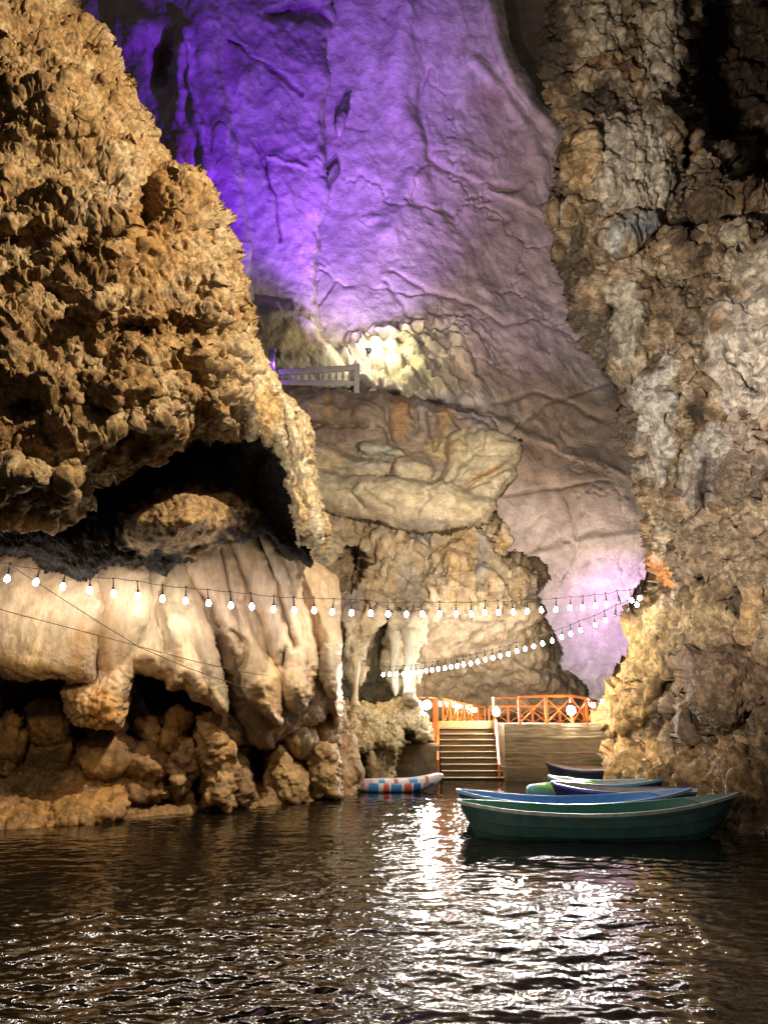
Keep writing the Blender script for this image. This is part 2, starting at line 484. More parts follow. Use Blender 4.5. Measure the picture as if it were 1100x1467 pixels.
A_main = [(-90, -90), (60, -90), (105, -30), (112, 0), (135, 38), (165, 85), (192, 132), (207, 168), (222, 188), (232, 212), (243, 240), (262, 243),
    (287, 249), (302, 264), (318, 288), (322, 315), (336, 342), (350, 376), (351, 408), (350, 440), (356, 462), (368, 478), (376, 505), (386, 530), (390, 560),
    (385, 590), (372, 606), (352, 622), (338, 640), (318, 634), (298, 640), (285, 628), (268, 640), (258, 652), (240, 650), (215, 664), (190, 676), (172, 688), (152, 690),
    (140, 706), (135, 722), (122, 744), (105, 752), (80, 746), (55, 756), (30, 752), (0, 760), (-90, 765)]
A_tong = [(335, 470), (358, 462), (378, 500), (392, 530), (412, 557), (440, 590), (446, 640), (453, 682), (466, 730), (472, 775), (470, 801), (457, 806), (448, 801),
    (447, 775), (440, 782), (436, 760), (431, 790), (424, 752), (416, 748), (415, 700), (408, 690), (412, 668), (404, 648), (395, 636), (384, 640), (372, 628), (352, 628), (342, 600), (345, 540)]
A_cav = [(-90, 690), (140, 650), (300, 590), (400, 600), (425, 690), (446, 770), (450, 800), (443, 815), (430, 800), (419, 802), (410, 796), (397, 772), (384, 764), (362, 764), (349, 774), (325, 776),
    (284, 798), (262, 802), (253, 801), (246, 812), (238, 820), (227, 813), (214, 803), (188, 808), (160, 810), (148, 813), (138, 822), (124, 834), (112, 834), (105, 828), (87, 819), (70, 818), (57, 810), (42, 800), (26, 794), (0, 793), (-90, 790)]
relief("rock_overhang", [
    L(A_main, [(-60, 0, 10.6), (50, 0, 11.0), (120, 60, 11.6), (0, 300, 10.2), (150, 300, 10.7), (300, 330, 11.5), (100, 500, 10.0), (250, 480, 10.6), (330, 560, 11.4), (260, 620, 10.9), (0, 640, 9.7), (110, 700, 10.0), (180, 640, 10.4)],
      R=95, B=2.1, feats=[blob(60, 140, 120, 90, .5), blob(255, 290, 70, 60, .45), blob(210, 300, 22, 120, -.5, 12), blob(300, 430, 60, 55, .5), blob(285, 425, 30, 30, -.55),
        blob(150, 430, 60, 40, .35), blob(120, 360, 90, 22, -.5, -25), blob(30, 340, 60, 22, -.45, -5), blob(60, 420, 90, 18, -.35, 8), blob(170, 555, 50, 35, .5), blob(60, 590, 110, 25, -.5, 4), blob(110, 690, 45, 45, .55),
        blob(40, 680, 50, 30, .4), blob(230, 610, 60, 40, .4), blob(310, 590, 35, 40, .4), blob(160, 630, 40, 18, -.5, -20), blob(190, 480, 55, 20, -.4, -10), blob(350, 520, 30, 40, .3)]),
    L(A_tong, [(360, 520, 12.0), (420, 600, 12.5), (440, 700, 12.8), (460, 790, 12.9)], R=26, B=1.0, feats=[groove([(400, 560), (420, 640), (440, 740), (448, 790)], 6, .3), groove([(425, 590), (436, 660), (455, 740)], 4, .15)]),
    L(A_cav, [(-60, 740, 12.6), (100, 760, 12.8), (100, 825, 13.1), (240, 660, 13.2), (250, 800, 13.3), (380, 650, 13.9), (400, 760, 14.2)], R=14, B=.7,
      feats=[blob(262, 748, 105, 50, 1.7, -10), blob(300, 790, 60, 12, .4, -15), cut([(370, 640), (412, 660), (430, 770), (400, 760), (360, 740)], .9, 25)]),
  ], 1.2, dispA, colA, M_shag, warp=((70, 6), (20, 4), (7, 2)), back=4, seed=2,
  label="huge shaggy golden brown rock mass overhanging the water at upper left", cat="rock")

# ---- B: flowstone curtains below it ---------------------------------------
def dispB(p, px, py, ly):
    s = np.array([.9, .9, 2.6], np.float32)
    w = fbm(p/s, 3, 3)*.14+fbm(p/np.array([.28, .28, 1.2], np.float32), 3, 6)*.03
    flut = np.abs(perlin(p/np.array([.55, .55, 2.2], np.float32), 9))*.06+.018*fbm(p/np.array([.10, .10, 1.2], np.float32), 3, 29)
    pits = -.035*sst(.2, .6, fbm(p/np.array([.05, .05, .09], np.float32), 2, 13))*sst(880, 960, py)*(px < 185)
    rim = .05*fbm(p/.12, 3, 15)*sst(940, 975, py)
    nose = (ly == 1)*(.10*(1-worley(p/.09, 3)[0])+.06*fbm(p/.2, 3, 5))*sst(985, 1005, py+.25*(130-px))
    rough = .10*fbm(p/.25, 4, 17)*sst(980, 1060, py)*(px > 330)
    return w+flut+pits+rim+nose+rough
def colB(p, px, py, ly):
    c = tones(p, [(.46, .30, .165), (.55, .39, .235), (.60, .45, .30), (.52, .35, .19)], (.7, .7, 2.2), 6, 4)
    st = tones(p, [(.34, .20, .10), (.54, .38, .22), (.58, .43, .27)], (.14, .14, 3.0), 26, 3, 2.2)
    c = c*.8+st*.2
    c = patches(c, px, py, [(60, 920, 85, 60, 0, (.60, .44, .22), .5), (118, 920, 22, 45, 8, (.52, .31, .11), .75), (150, 1015, 34, 36, 0, (.50, .28, .08), .85), (115, 1015, 20, 20, 0, (.30, .19, .09), .7),
        (235, 900, 60, 90, 0, (.64, .52, .34), .6), (310, 975, 18, 50, -15, (.62, .47, .26), .7), (240, 975, 22, 12, 0, (.42, .30, .16), .6),
        (330, 850, 60, 70, 0, (.52, .37, .26), .7), (400, 860, 60, 60, 0, (.50, .36, .26), .6), (380, 970, 40, 40, 0, (.55, .38, .19), .6), (470, 950, 16, 50, 0, (.40, .34, .24), .8),
        (405, 945, 10, 22, 0, (.26, .21, .16), .7), (425, 990, 20, 22, 0, (.58, .45, .25), .7)], 8, 20)
    return c
relief("flowstone_curtain", [
    L([(-90, 770), (60, 775), (150, 795), (158, 860), (142, 905), (138, 945), (136, 973), (120, 976), (94, 979), (67, 974), (34, 969), (0, 964), (-90, 960)],
      [(-60, 940, 12.9), (120, 960, 13.1), (-60, 780, 13.9), (130, 790, 14.1), (60, 880, 13.3)], R=30, B=.6, feats=[groove([(-10, 900), (30, 790)], 30, -.12)]),
    L([(94, 960), (135, 965), (176, 950), (179, 1000), (176, 1041), (160, 1040), (150, 1038), (125, 1036), (108, 1032), (96, 1014), (92, 990)], [(100, 980, 13.6), (150, 1035, 13.5), (150, 960, 13.7)], R=30, B=.6),
    L([(120, 790), (200, 790), (222, 850), (210, 900), (188, 960), (179, 1000), (176, 1041), (165, 1000), (140, 985), (134, 940)], [(150, 800, 14.2), (160, 980, 13.6)], R=30, B=.5),
    L([(170, 795), (262, 785), (277, 830), (292, 880), (304, 905), (315, 938), (324, 978), (331, 1025), (318, 1020), (303, 1010), (276, 1002), (269, 986), (255, 990), (242, 993), (240, 978), (228, 972), (219, 968), (205, 962), (192, 964), (184, 980), (178, 985), (176, 960), (168, 900), (160, 850)],
      [(200, 800, 14.5), (200, 950, 14.1), (320, 1000, 14.2), (270, 850, 14.5)], R=32, B=.8, feats=[groove([(236, 830), (228, 880), (240, 930)], 4, .12), groove([(262, 860), (280, 930), (300, 990)], 10, .15), blob(250, 900, 30, 60, .2)]),
    L([(250, 785), (330, 760), (347, 800), (352, 880), (374, 930), (396, 960), (404, 1000), (402, 1043), (392, 1036), (380, 1025), (366, 1012), (352, 998), (346, 975), (344, 950), (330, 930), (315, 900), (298, 860)],
      [(290, 780, 15.0), (350, 960, 14.8), (400, 1030, 15.0)], R=26, B=.5, feats=[groove([(316, 790), (330, 860), (344, 930)], 5, .2), blob(375, 975, 25, 28, .25), groove([(330, 905), (352, 925), (348, 960)], 4, .25)]),
    L([(320, 765), (390, 755), (424, 800), (436, 860), (453, 930), (457, 960), (447, 990), (437, 1012), (420, 1023), (406, 1003), (400, 970), (385, 930), (367, 880), (345, 820)],
      [(360, 770, 15.5), (420, 990, 15.4), (440, 900, 15.6)], R=26, B=.5, feats=[groove([(372, 770), (398, 850), (420, 930)], 5, .25), blob(427, 985, 22, 32, .3), blob(407, 945, 9, 22, -.3), groove([(395, 780), (420, 850), (440, 920)], 4, .12)]),
    L([(385, 755), (414, 783), (442, 800), (464, 860), (484, 900), (488, 943), (485, 997), (471, 998), (461, 975), (456, 930), (440, 870), (415, 810)], [(410, 780, 16.2), (470, 980, 16.2)], R=20, B=.45, feats=[cut([(456, 925), (484, 925), (484, 1000), (456, 1000)], -.2, 5)]),
    L([(-90, 760), (250, 755), (390, 750), (440, 795), (472, 815), (490, 835), (487, 900), (492, 1000), (484, 1050), (470, 1010), (462, 1030), (440, 1040), (425, 1055), (400, 1060), (390, 1080), (360, 1070), (345, 1040), (330, 985), (300, 900), (200, 900), (-90, 900)],
      [(0, 800, 15.2), (300, 880, 15.3), (400, 940, 15.9), (470, 900, 16.8), (480, 1040, 17.2), (370, 1060, 16.2)], R=20, B=.8, feats=[blob(300, 800, 40, 30, .2)]),
  ], 1.5, dispB, colB, M_flow, warp=((60, 4), (16, 2), (6, .8)), back=3, seed=5,
  label="pale draped flowstone curtains behind the bulb string, under the shaggy overhang", cat="flowstone")

# ---- B2: dark bank and boulders by the water ------------------------------
def dispK(p, px, py, ly):
    f1, f2 = worley(p/.5, 3)
    g1, _ = worley(p/.16, 6)
    mud = sst(.1, .5, 1-np.hypot((px-45)/75, (py-1105)/45))
    k = fbm(p/.8, 4, 2)*.30+.05*(1-f1)+.035*(1-g1)+fbm(p/.1, 3, 5)*.035+np.tanh(2*fbm(p/.35, 3, 22))*.07
    c1, c2 = worley(p/.16, 14)
    return k*(1-.7*mud)-mud*.05*(1-sst(.03, .16, c2-c1))
def colK(p, px, py, ly):
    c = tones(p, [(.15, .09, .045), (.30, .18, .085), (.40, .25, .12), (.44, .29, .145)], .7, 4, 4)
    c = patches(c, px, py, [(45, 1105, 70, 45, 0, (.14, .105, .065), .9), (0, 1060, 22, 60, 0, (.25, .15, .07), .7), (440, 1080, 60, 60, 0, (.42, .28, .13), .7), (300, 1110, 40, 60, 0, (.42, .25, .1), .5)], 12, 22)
    return c
relief("rock_bank", [
    L([(-90, 940), (100, 930), (350, 960), (480, 980), (505, 1040), (515, 1100), (512, 1140), (505, 1165), (400, 1185), (200, 1210), (-90, 1240)],
      [(-60, 970, 16.5), (0, 1050, 15.6), (0, 1150, 14), (150, 1000, 16.8), (150, 1150, 14.6), (280, 1000, 17.6), (300, 1160, 15.4), (400, 1150, 16.5), (480, 1000, 19), (490, 1140, 18.2)], R=12, B=.5,
      feats=[blob(80, 1010, 110, 55, -1.6), blob(245, 1000, 70, 40, -1.4), blob(368, 1095, 20, 75, -2.0), blob(288, 1130, 16, 40, -1.6), blob(118, 1075, 22, 40, -1.2), blob(350, 1020, 40, 30, -.8), blob(225, 1145, 60, 18, -.9)]),
    L(ell(150, 1086, 42, 34), [(150, 1086, 14.7)], R=32, B=.9),
    L(ell(205, 1098, 34, 36, 10), [(205, 1098, 14.9)], R=30, B=.9),
    L(ell(250, 1052, 24, 38, 35), [(250, 1052, 15.6)], R=22, B=.8),
    L(ell(212, 1052, 20, 26, -30), [(210, 1052, 15.7)], R=18, B=.7),
    L(ell(330, 1040, 32, 36, 10), [(330, 1040, 16.1)], R=28, B=.8),
    L(ell(10, 1070, 24, 56, 0), [(10, 1070, 14.4)], R=22, B=.7),
    L(ell(66, 1040, 30, 40, -30), [(66, 1040, 15.2)], R=26, B=.7),
    L(ell(195, 1140, 42, 20, -5), [(195, 1140, 14.7)], R=18, B=.6),
    L(ell(460, 1050, 30, 40, 0), [(460, 1050, 17.8)], R=26, B=.8),
    L(ell(425, 1060, 24, 30, 0), [(425, 1060, 17.0)], R=22, B=.8),
    L(ell(505, 1120, 16, 34, 0), [(505, 1120, 18.6)], R=14, B=.6),
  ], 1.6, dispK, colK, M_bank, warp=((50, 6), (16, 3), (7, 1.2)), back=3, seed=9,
  label="dark muddy rock bank of knobbly lumps in the shade below the flowstone curtains", cat="bank")

def boulder(out, z, R, B, seed, label, tone, amp=.16, feats=(), rough=.04, group="boulders standing at the water's edge"):
    def d(p, px, py, ly):
        return fbm(p/.55, 4, seed)*amp*1.7+amp*.5*np.tanh(2*fbm(p/.25, 3, seed+1))+rough*.6*(1-worley(p/.1, seed+2)[0])+fbm(p/.06, 2, seed+3)*.02
    def c(p, px, py, ly):
        k = tones(p, [tuple(v*.55 for v in tone), tone, tuple(v*1.15 for v in tone), tuple(v*.8 for v in tone)], .5, seed, 5)
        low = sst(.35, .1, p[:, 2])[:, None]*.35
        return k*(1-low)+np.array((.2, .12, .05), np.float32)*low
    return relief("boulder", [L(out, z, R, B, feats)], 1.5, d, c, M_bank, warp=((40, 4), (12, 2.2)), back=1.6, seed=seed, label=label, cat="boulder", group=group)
boulder([(-90, 1168), (0, 1158), (40, 1150), (60, 1137), (100, 1129), (138, 1123), (165, 1120), (181, 1132), (186, 1145), (184, 1170), (150, 1185), (80, 1195), (0, 1210), (-90, 1220)],
        [(0, 1180, 13.2), (100, 1150, 13.9), (180, 1150, 14.0)], 26, .8, 3, "long low orange boulder lying along the waterline at far left", (.46, .27, .10), .12, [groove([(70, 1150), (60, 1185)], 6, .15)])
boulder([(300, 1012), (322, 1030), (338, 1060), (341, 1100), (340, 1140), (340, 1166), (290, 1170), (288, 1130), (286, 1080), (278, 1050), (285, 1025)],
        [(310, 1050, 15.2), (315, 1160, 14.5)], 26, .8, 17, "orange column of rock at waterline between two black gaps", (.42, .26, .11), .2)
boulder([(252, 1060), (270, 1052), (284, 1070), (286, 1100), (276, 1130), (266, 1142), (245, 1135), (236, 1110), (238, 1080)],
        [(260, 1100, 15.0)], 22, .7, 23, "knobbly brown rock lump hanging just above water beside the orange column", (.34, .22, .11), .22)
boulder([(395, 1066), (408, 1066), (420, 1085), (434, 1105), (441, 1125), (441, 1158), (385, 1162), (378, 1140), (380, 1110), (386, 1085)],
        [(410, 1080, 17.0), (410, 1155, 15.8)], 26, .8, 31, "cone shaped tan boulder with a pointed top standing in the water", (.44, .29, .13), .14)
boulder([(448, 1065), (470, 1060), (482, 1072), (490, 1110), (492, 1150), (445, 1154), (440, 1120), (440, 1085)],
        [(466, 1100, 17.2), (466, 1148, 16.8)], 22, .7, 37, "tan boulder with upright ribs beside the kayak's left end", (.40, .27, .13), .14)
boulder(ell(348, 1128, 17, 32), [(348, 1128, 15.6)], 14, .5, 41, "small rough brown boulder tucked behind the orange column", (.28, .18, .09), .14)

# ---- C: the middle cliff with the balcony ---------------------------------
def dispC(p, px, py, ly):
    a = fbm(p/1.8, 4, 3)*.28+fbm(p/.4, 4, 6)*.07+np.tanh(3*fbm(p/np.array([1.2, 1.2, .7], np.float32), 3, 30))*.10
    f1, f2 = worley(p/np.array([2.2, 2.2, 1.5], np.float32), 4)
    blocks = -.14*(1-sst(.0, .10, f2-f1))*(py > 585)*(py < 700)
    stain = np.abs(perlin(p/np.array([.8, .8, 4], np.float32), 7))*.25*(py < 640)
    q = p+.15*np.stack([perlin(p/.8, 41), perlin(p/.8, 42), perlin(p/.8, 43)], -1)
    cc = np.abs(perlin(q/np.array([.9, .9, 5], np.float32), 11))*.5+fbm(q/np.array([1.2, 1.2, 3], np.float32), 3, 13, .6)*.55
    cf = fbm(q/np.array([.45, .45, 1.0], np.float32), 6, 15, .64)*.55-.3*sst(.15, .5, fbm(q/np.array([.6, .6, 1.6], np.float32), 4, 19))
    lz = sst(865, 900, py)*sst(590, 625, px)
    dg = fbm(np.stack([p[:, 0]+p[:, 2]*.8, p[:, 1], (p[:, 2]-p[:, 0]*.8)*.28], -1)/.5, 5, 71, .6)*.22
    cc = cc*(1-.65*lz); cf = cf*(1-.8*lz)+dg*lz
    up = (ly <= 5)
    fu = fbm(p/np.array([.6, .6, .45], np.float32), 5, 52, .6)*.10
    return (np.where(up, fbm(p/1.8, 3, 3)*.22+stain*.6, cc), np.where(up, fu+blocks*.5, cf))
def colC(p, px, py, ly):
    u = tones(p, [(.40, .32, .21), (.48, .40, .27), (.52, .44, .31), (.42, .34, .23)], (1.4, 1.4, 1.2), 3)
    u0 = tones(p, [(.20, .15, .11), (.27, .20, .15), (.32, .25, .19), (.24, .19, .16)], (.8, .8, 2.5), 5, 5)
    u = np.where((ly == 0)[:, None], u0, u)
    u = patches(u, px, py, [(440, 580, 40, 30, 0, (.36, .27, .22), .8), (470, 570, 6, 40, 0, (.40, .26, .12), .7), (575, 595, 16, 45, 0, (.42, .25, .12), .8), (635, 590, 12, 40, 0, (.44, .27, .12), .7), (605, 585, 12, 30, 0, (.34, .31, .29), .8),
        (550, 580, 10, 40, 0, (.3, .25, .2), .6), (690, 600, 45, 20, 15, (.24, .22, .22), .9), (540, 645, 34, 18, 5, (.34, .33, .27), .85), (520, 665, 40, 14, 0, (.36, .34, .28), .7), (470, 655, 30, 14, 0, (.46, .36, .22), .7),
        (640, 640, 36, 26, 0, (.50, .38, .19), .8), (690, 650, 45, 40, 0, (.50, .42, .28), .8), (600, 700, 70, 30, 0, (.52, .44, .30), .7), (700, 676, 42, 5, -29, (.42, .22, .08), 1.0), (480, 700, 45, 30, 0, (.46, .40, .28), .7), (610, 750, 50, 10, 0, (.3, .28, .25), .8)], 14, 22)
    m = tones(p, [(.32, .22, .13), (.46, .35, .22), (.56, .46, .32), (.48, .34, .19), (.38, .34, .29)], (1.0, 1.0, 2.2), 8, 5, 2.2)
    m = patches(m, px, py, [(480, 860, 60, 28, 25, (.30, .23, .21), .85), (590, 840, 30, 40, 0, (.30, .27, .25), .6), (660, 800, 30, 50, 0, (.42, .29, .14), .6), (690, 800, 12, 50, 0, (.30, .28, .26), .8), (717, 775, 10, 20, 0, (.46, .30, .15), .9), (715, 850, 8, 50, 0, (.5, .44, .34), .7),
        (660, 910, 120, 60, 0, (.64, .54, .42), .95), (560, 900, 50, 30, 0, (.50, .43, .31), .7), (710, 965, 120, 50, 0, (.62, .52, .39), .9), (540, 960, 60, 60, 0, (.52, .43, .29), .7), (600, 770, 40, 12, 0, (.27, .24, .22), .8), (780, 830, 20, 20, 0, (.36, .24, .13), .7)], 18, 24)
    return np.where((ly <= 5)[:, None], u, m)
C_up = [(370, 545), (400, 549), (470, 553), (505, 557), (520, 560), (545, 556), (560, 566), (600, 570), (625, 578), (660, 578), (690, 592), (708, 606), (722, 622), (746, 628), (750, 640), (746, 656), (738, 668), (742, 676), (730, 692), (724, 700), (712, 716), (708, 730),
    (700, 740), (690, 752), (650, 754), (620, 762), (590, 758), (565, 752), (530, 742), (500, 738), (470, 736), (440, 720), (400, 700), (370, 640)]
C_mid = [(400, 690), (480, 715), (700, 725), (722, 760), (720, 784), (730, 792), (752, 800), (770, 806), (786, 820), (783, 836), (771, 850), (765, 868), (778, 880), (792, 895), (800, 915), (807, 935), (806, 958), (820, 966), (835, 978), (845, 1000), (848, 1060), (480, 1060), (470, 900), (430, 800)]
relief("rock_cliff", [
    L(C_up, [(400, 560, 27.3), (450, 640, 27.0), (450, 720, 27.2), (600, 580, 27.6), (600, 640, 27.3), (600, 720, 27.2), (740, 640, 27), (690, 600, 27.4), (700, 720, 27)], R=16, B=1.0,
      feats=[groove([(400, 606), (470, 612), (520, 606)], 6, .4), blob(520, 590, 40, 26, .5), blob(455, 585, 50, 26, .3), groove([(550, 560), (556, 600), (560, 640)], 6, .3), groove([(592, 570), (596, 620)], 4, .25), groove([(620, 575), (622, 640)], 4, .3),
        cut([(640, 578), (690, 592), (722, 622), (735, 632), (690, 625), (650, 606)], -.5, 5), groove([(655, 592), (690, 604), (720, 624)], 2.5, .4)]),
    L([(505, 636), (525, 630), (560, 634), (584, 650), (560, 654), (510, 652)], [(540, 640, 26.4)], R=8, B=.5, warp=.6),
    L([(440, 632), (478, 634), (500, 652), (560, 658), (556, 682), (520, 686), (488, 676), (440, 672)], [(480, 660, 26.3)], R=12, B=.6, warp=.6),
    L([(560, 656), (590, 652), (632, 668), (610, 690), (560, 690)], [(600, 670, 26.5)], R=12, B=.6, warp=.6),
    L([(634, 640), (640, 622), (660, 614), (700, 612), (722, 622), (748, 630), (748, 650), (738, 668), (742, 678), (728, 694), (712, 716), (706, 736), (670, 735), (640, 700), (622, 690), (640, 668)], [(640, 640, 26.5), (740, 640, 25.8), (650, 700, 25.8), (710, 720, 25.9)], R=22, B=.9, warp=.6,
      feats=[groove([(664, 706), (700, 682), (748, 654)], 3.2, .35), groove([(668, 698), (704, 674), (742, 652)], 3, -.15), groove([(664, 622), (668, 650), (640, 690)], 4, .2), groove([(700, 612), (690, 640), (668, 660)], 4, .22), groove([(655, 745), (690, 728), (712, 730)], 3, .3)]),
    L([(420, 660), (480, 676), (540, 684), (600, 688), (640, 684), (670, 705), (712, 716), (706, 736), (692, 752), (650, 754), (620, 763), (590, 759), (565, 752), (530, 742), (500, 738), (470, 736), (440, 722), (410, 705)], [(440, 690, 25.9), (560, 700, 25.2), (560, 740, 25.8), (690, 740, 25.6)], R=30, B=1.1, warp=.6,
      feats=[groove([(520, 700), (540, 716), (560, 730)], 4, .15), groove([(600, 690), (610, 710), (596, 730)], 4, .18), groove([(480, 700), (500, 706), (520, 724)], 3, .12)]),
    L(ell(717, 776, 9, 22), [(717, 776, 26.6)], R=9, B=.5),
    L([(486, 880), (510, 870), (548, 872), (546, 892), (530, 905), (518, 925), (516, 960), (510, 975), (504, 962), (498, 935), (490, 960), (486, 930)], [(515, 880, 23.0), (510, 960, 22.6)], R=12, B=.6),
    L([(562, 880), (610, 880), (606, 905), (600, 925), (594, 950), (592, 995), (586, 1002), (577, 996), (576, 960), (570, 950), (569, 985), (563, 986), (560, 940)], [(580, 890, 24), (580, 990, 23.4)], R=9, B=.5),
    L(C_mid, [(430, 780, 26), (480, 860, 24.6), (500, 950, 25), (520, 790, 28), (600, 760, 28.2), (600, 900, 26.2), (700, 780, 27.6), (700, 900, 26.6), (780, 830, 28.2), (760, 950, 28), (650, 1000, 30), (820, 1000, 31)], R=34, B=2.6,
      feats=[blob(503, 812, 26, 34, -3.5, 10, False), blob(560, 800, 30, 60, .5), blob(650, 820, 26, 60, .9), blob(700, 840, 20, 60, .6), blob(610, 800, 18, 60, -.6), blob(760, 835, 26, 26, .5), groove([(470, 845), (520, 850), (560, 870), (600, 880)], 8, -.4),
        cut([(600, 880), (720, 880), (800, 900), (848, 1010), (600, 1010)], .8, 25), groove([(620, 950), (700, 910), (760, 880)], 10, -.5), blob(790, 980, 60, 30, .7), groove([(735, 950), (800, 970), (840, 1000)], 4, .4), blob(455, 835, 40, 18, .4, 25)]),
  ], 1.6, dispC, colC, M_cliff, warp=((60, 5), (18, 3), (7, 1.2)), back=4, seed=14,
  label="layered brown cliff with bulging pale slab under the small balcony", cat="cliff")

# ---- E: shaggy shelf left of the stairs -----------------------------------
def dispE(p, px, py, ly):
    q = p/np.array([.16, .16, .5], np.float32)
    return (fbm(p/.8, 3, 2)*.22, .05*(1-worley(q, 3)[0])+fbm(p/np.array([.10, .10, .55], np.float32), 5, 7, .62)*.17+fbm(p/.3, 4, 9)*.06)
def colE(p, px, py, ly):
    c = tones(p, [(.36, .25, .11), (.50, .38, .19), (.58, .48, .29), (.46, .33, .15)], (.5, .5, .9), 3)
    return patches(c, px, py, [(540, 1012, 40, 10, 5, (.52, .34, .13), .7), (530, 1110, 30, 20, 0, (.2, .13, .07), .8)], 4, 18)
relief("rock_shelf", [
    L([(474, 1004), (500, 1000), (520, 1004), (545, 1008), (565, 998), (585, 1004), (600, 1016), (613, 1030), (621, 1046), (619, 1064), (612, 1058), (606, 1068), (598, 1058), (590, 1052), (582, 1046), (576, 1046), (574, 1068), (567, 1088), (560, 1072), (552, 1066), (540, 1068), (526, 1078), (512, 1078), (500, 1090), (484, 1084), (474, 1060)],
      [(490, 1002, 21.8), (560, 1003, 23.0), (600, 1020, 22.3), (530, 1030, 20.9), (490, 1050, 19.8), (530, 1070, 19.5), (570, 1080, 20.0), (612, 1058, 20.7), (490, 1085, 19.2)], R=10, B=.7, feats=[groove([(500, 1020), (545, 1030), (575, 1020)], 10, .3)], warp=1.3),
    L([(474, 1040), (560, 1040), (580, 1060), (570, 1090), (562, 1118), (545, 1130), (490, 1140), (474, 1100)], [(500, 1060, 21), (520, 1125, 20.3)], R=14, B=.6),
    L([(524, 1078), (534, 1074), (538, 1095), (548, 1122), (540, 1132), (528, 1130), (524, 1105)], [(534, 1100, 19.9)], R=8, B=.4),
  ], 1.3, dispE, colE, M_shag, warp=((40, 3), (12, 2.5), (5, 1.5)), back=2.5, seed=19,
  label="lit tan rock shelf with a ragged fringe left of the stairs", cat="rock shelf")

# ---- single dripstones ------------------------------------------------------
def dripstone(name, path, label, col, seed, group):
    """path: list of (px,py,Y,radius px)"""
    n = 14; V = []; C = []; rows = []
    pts = np.array(path, np.float32); tt = np.linspace(0, len(pts)-1, 60)
    ii = np.clip(np.floor(tt).astype(int), 0, len(pts)-2); f = (tt-ii)[:, None]
    P = pts[ii]*(1-f)+pts[ii+1]*f
    for (x, y, Y, r) in P:
        c = np.array(at(x, y, Y)); rm = r*Y/F_PX
        for k in range(n):
            a = 2*math.pi*k/n
            V.append(c+rm*np.array([math.cos(a), math.sin(a), 0]))
    V = np.array(V, np.float32).reshape(60, n, 3)
    nr = V-V.mean(1, keepdims=True); l = np.linalg.norm(nr, axis=-1, keepdims=True)+1e-6
    V = V+nr/l*np.minimum(l*.6, .25)*(fbm(V/np.array([.3, .3, .6], np.float32), 3, seed)[..., None]*1.3+.25*perlin(V/.12, seed+5)[..., None])
    q = []
    for i in range(59):
        for k in range(n):
            q.append((i*n+k, i*n+(k+1) % n, (i+1)*n+(k+1) % n, (i+1)*n+k))
    V = V.reshape(-1, 3)
    cols = tones(V, [tuple(v*.75 for v in col), col, tuple(min(.7, v*1.15) for v in col)], .4, seed)
    o = make_mesh(name, V, q, cols, True, M_flow)
    return tag(o, label, "dripstone", group)
dripstone("stalactite", [(508, 940, 20.6, 8), (510, 955, 20.6, 6), (510, 975, 20.6, 4), (509, 995, 20.6, 3.2), (508, 1003, 20.6, 4), (508, 1010, 20.6, 8)], "thin pale dripstone column standing alone above the rock shelf", (.42, .33, .2), 5, "dripstones above the rock shelf")
dripstone("stalactite", [(588, 900, 22.6, 13), (588, 925, 22.6, 9.5), (587, 950, 22.6, 8.5), (585, 975, 22.5, 8), (586, 992, 22.4, 8.5), (587, 1002, 22.5, 10), (589, 1012, 22.8, 12), (591, 1022, 23.1, 14)], "thick white dripstone column with a flared foot, just left of the hanging lamp", (.42, .37, .28), 9, "dripstones above the rock shelf")
dripstone("stalactite", [(566, 905, 22.9, 11), (566, 930, 22.9, 6.5), (565, 960, 22.9, 5.5), (566, 985, 22.9, 4.5), (566, 997, 22.9, 1)], "white pointed dripstone hanging left of the thick white column", (.42, .37, .28), 13, "dripstones above the rock shelf")
dripstone("stalactite", [(599, 950, 22.9, 6), (599, 965, 22.9, 5), (600, 975, 22.9, 3), (600, 980, 22.9, .8)], "short white dripstone hanging right of the thick white column", (.42, .37, .28), 15, "dripstones above the rock shelf")

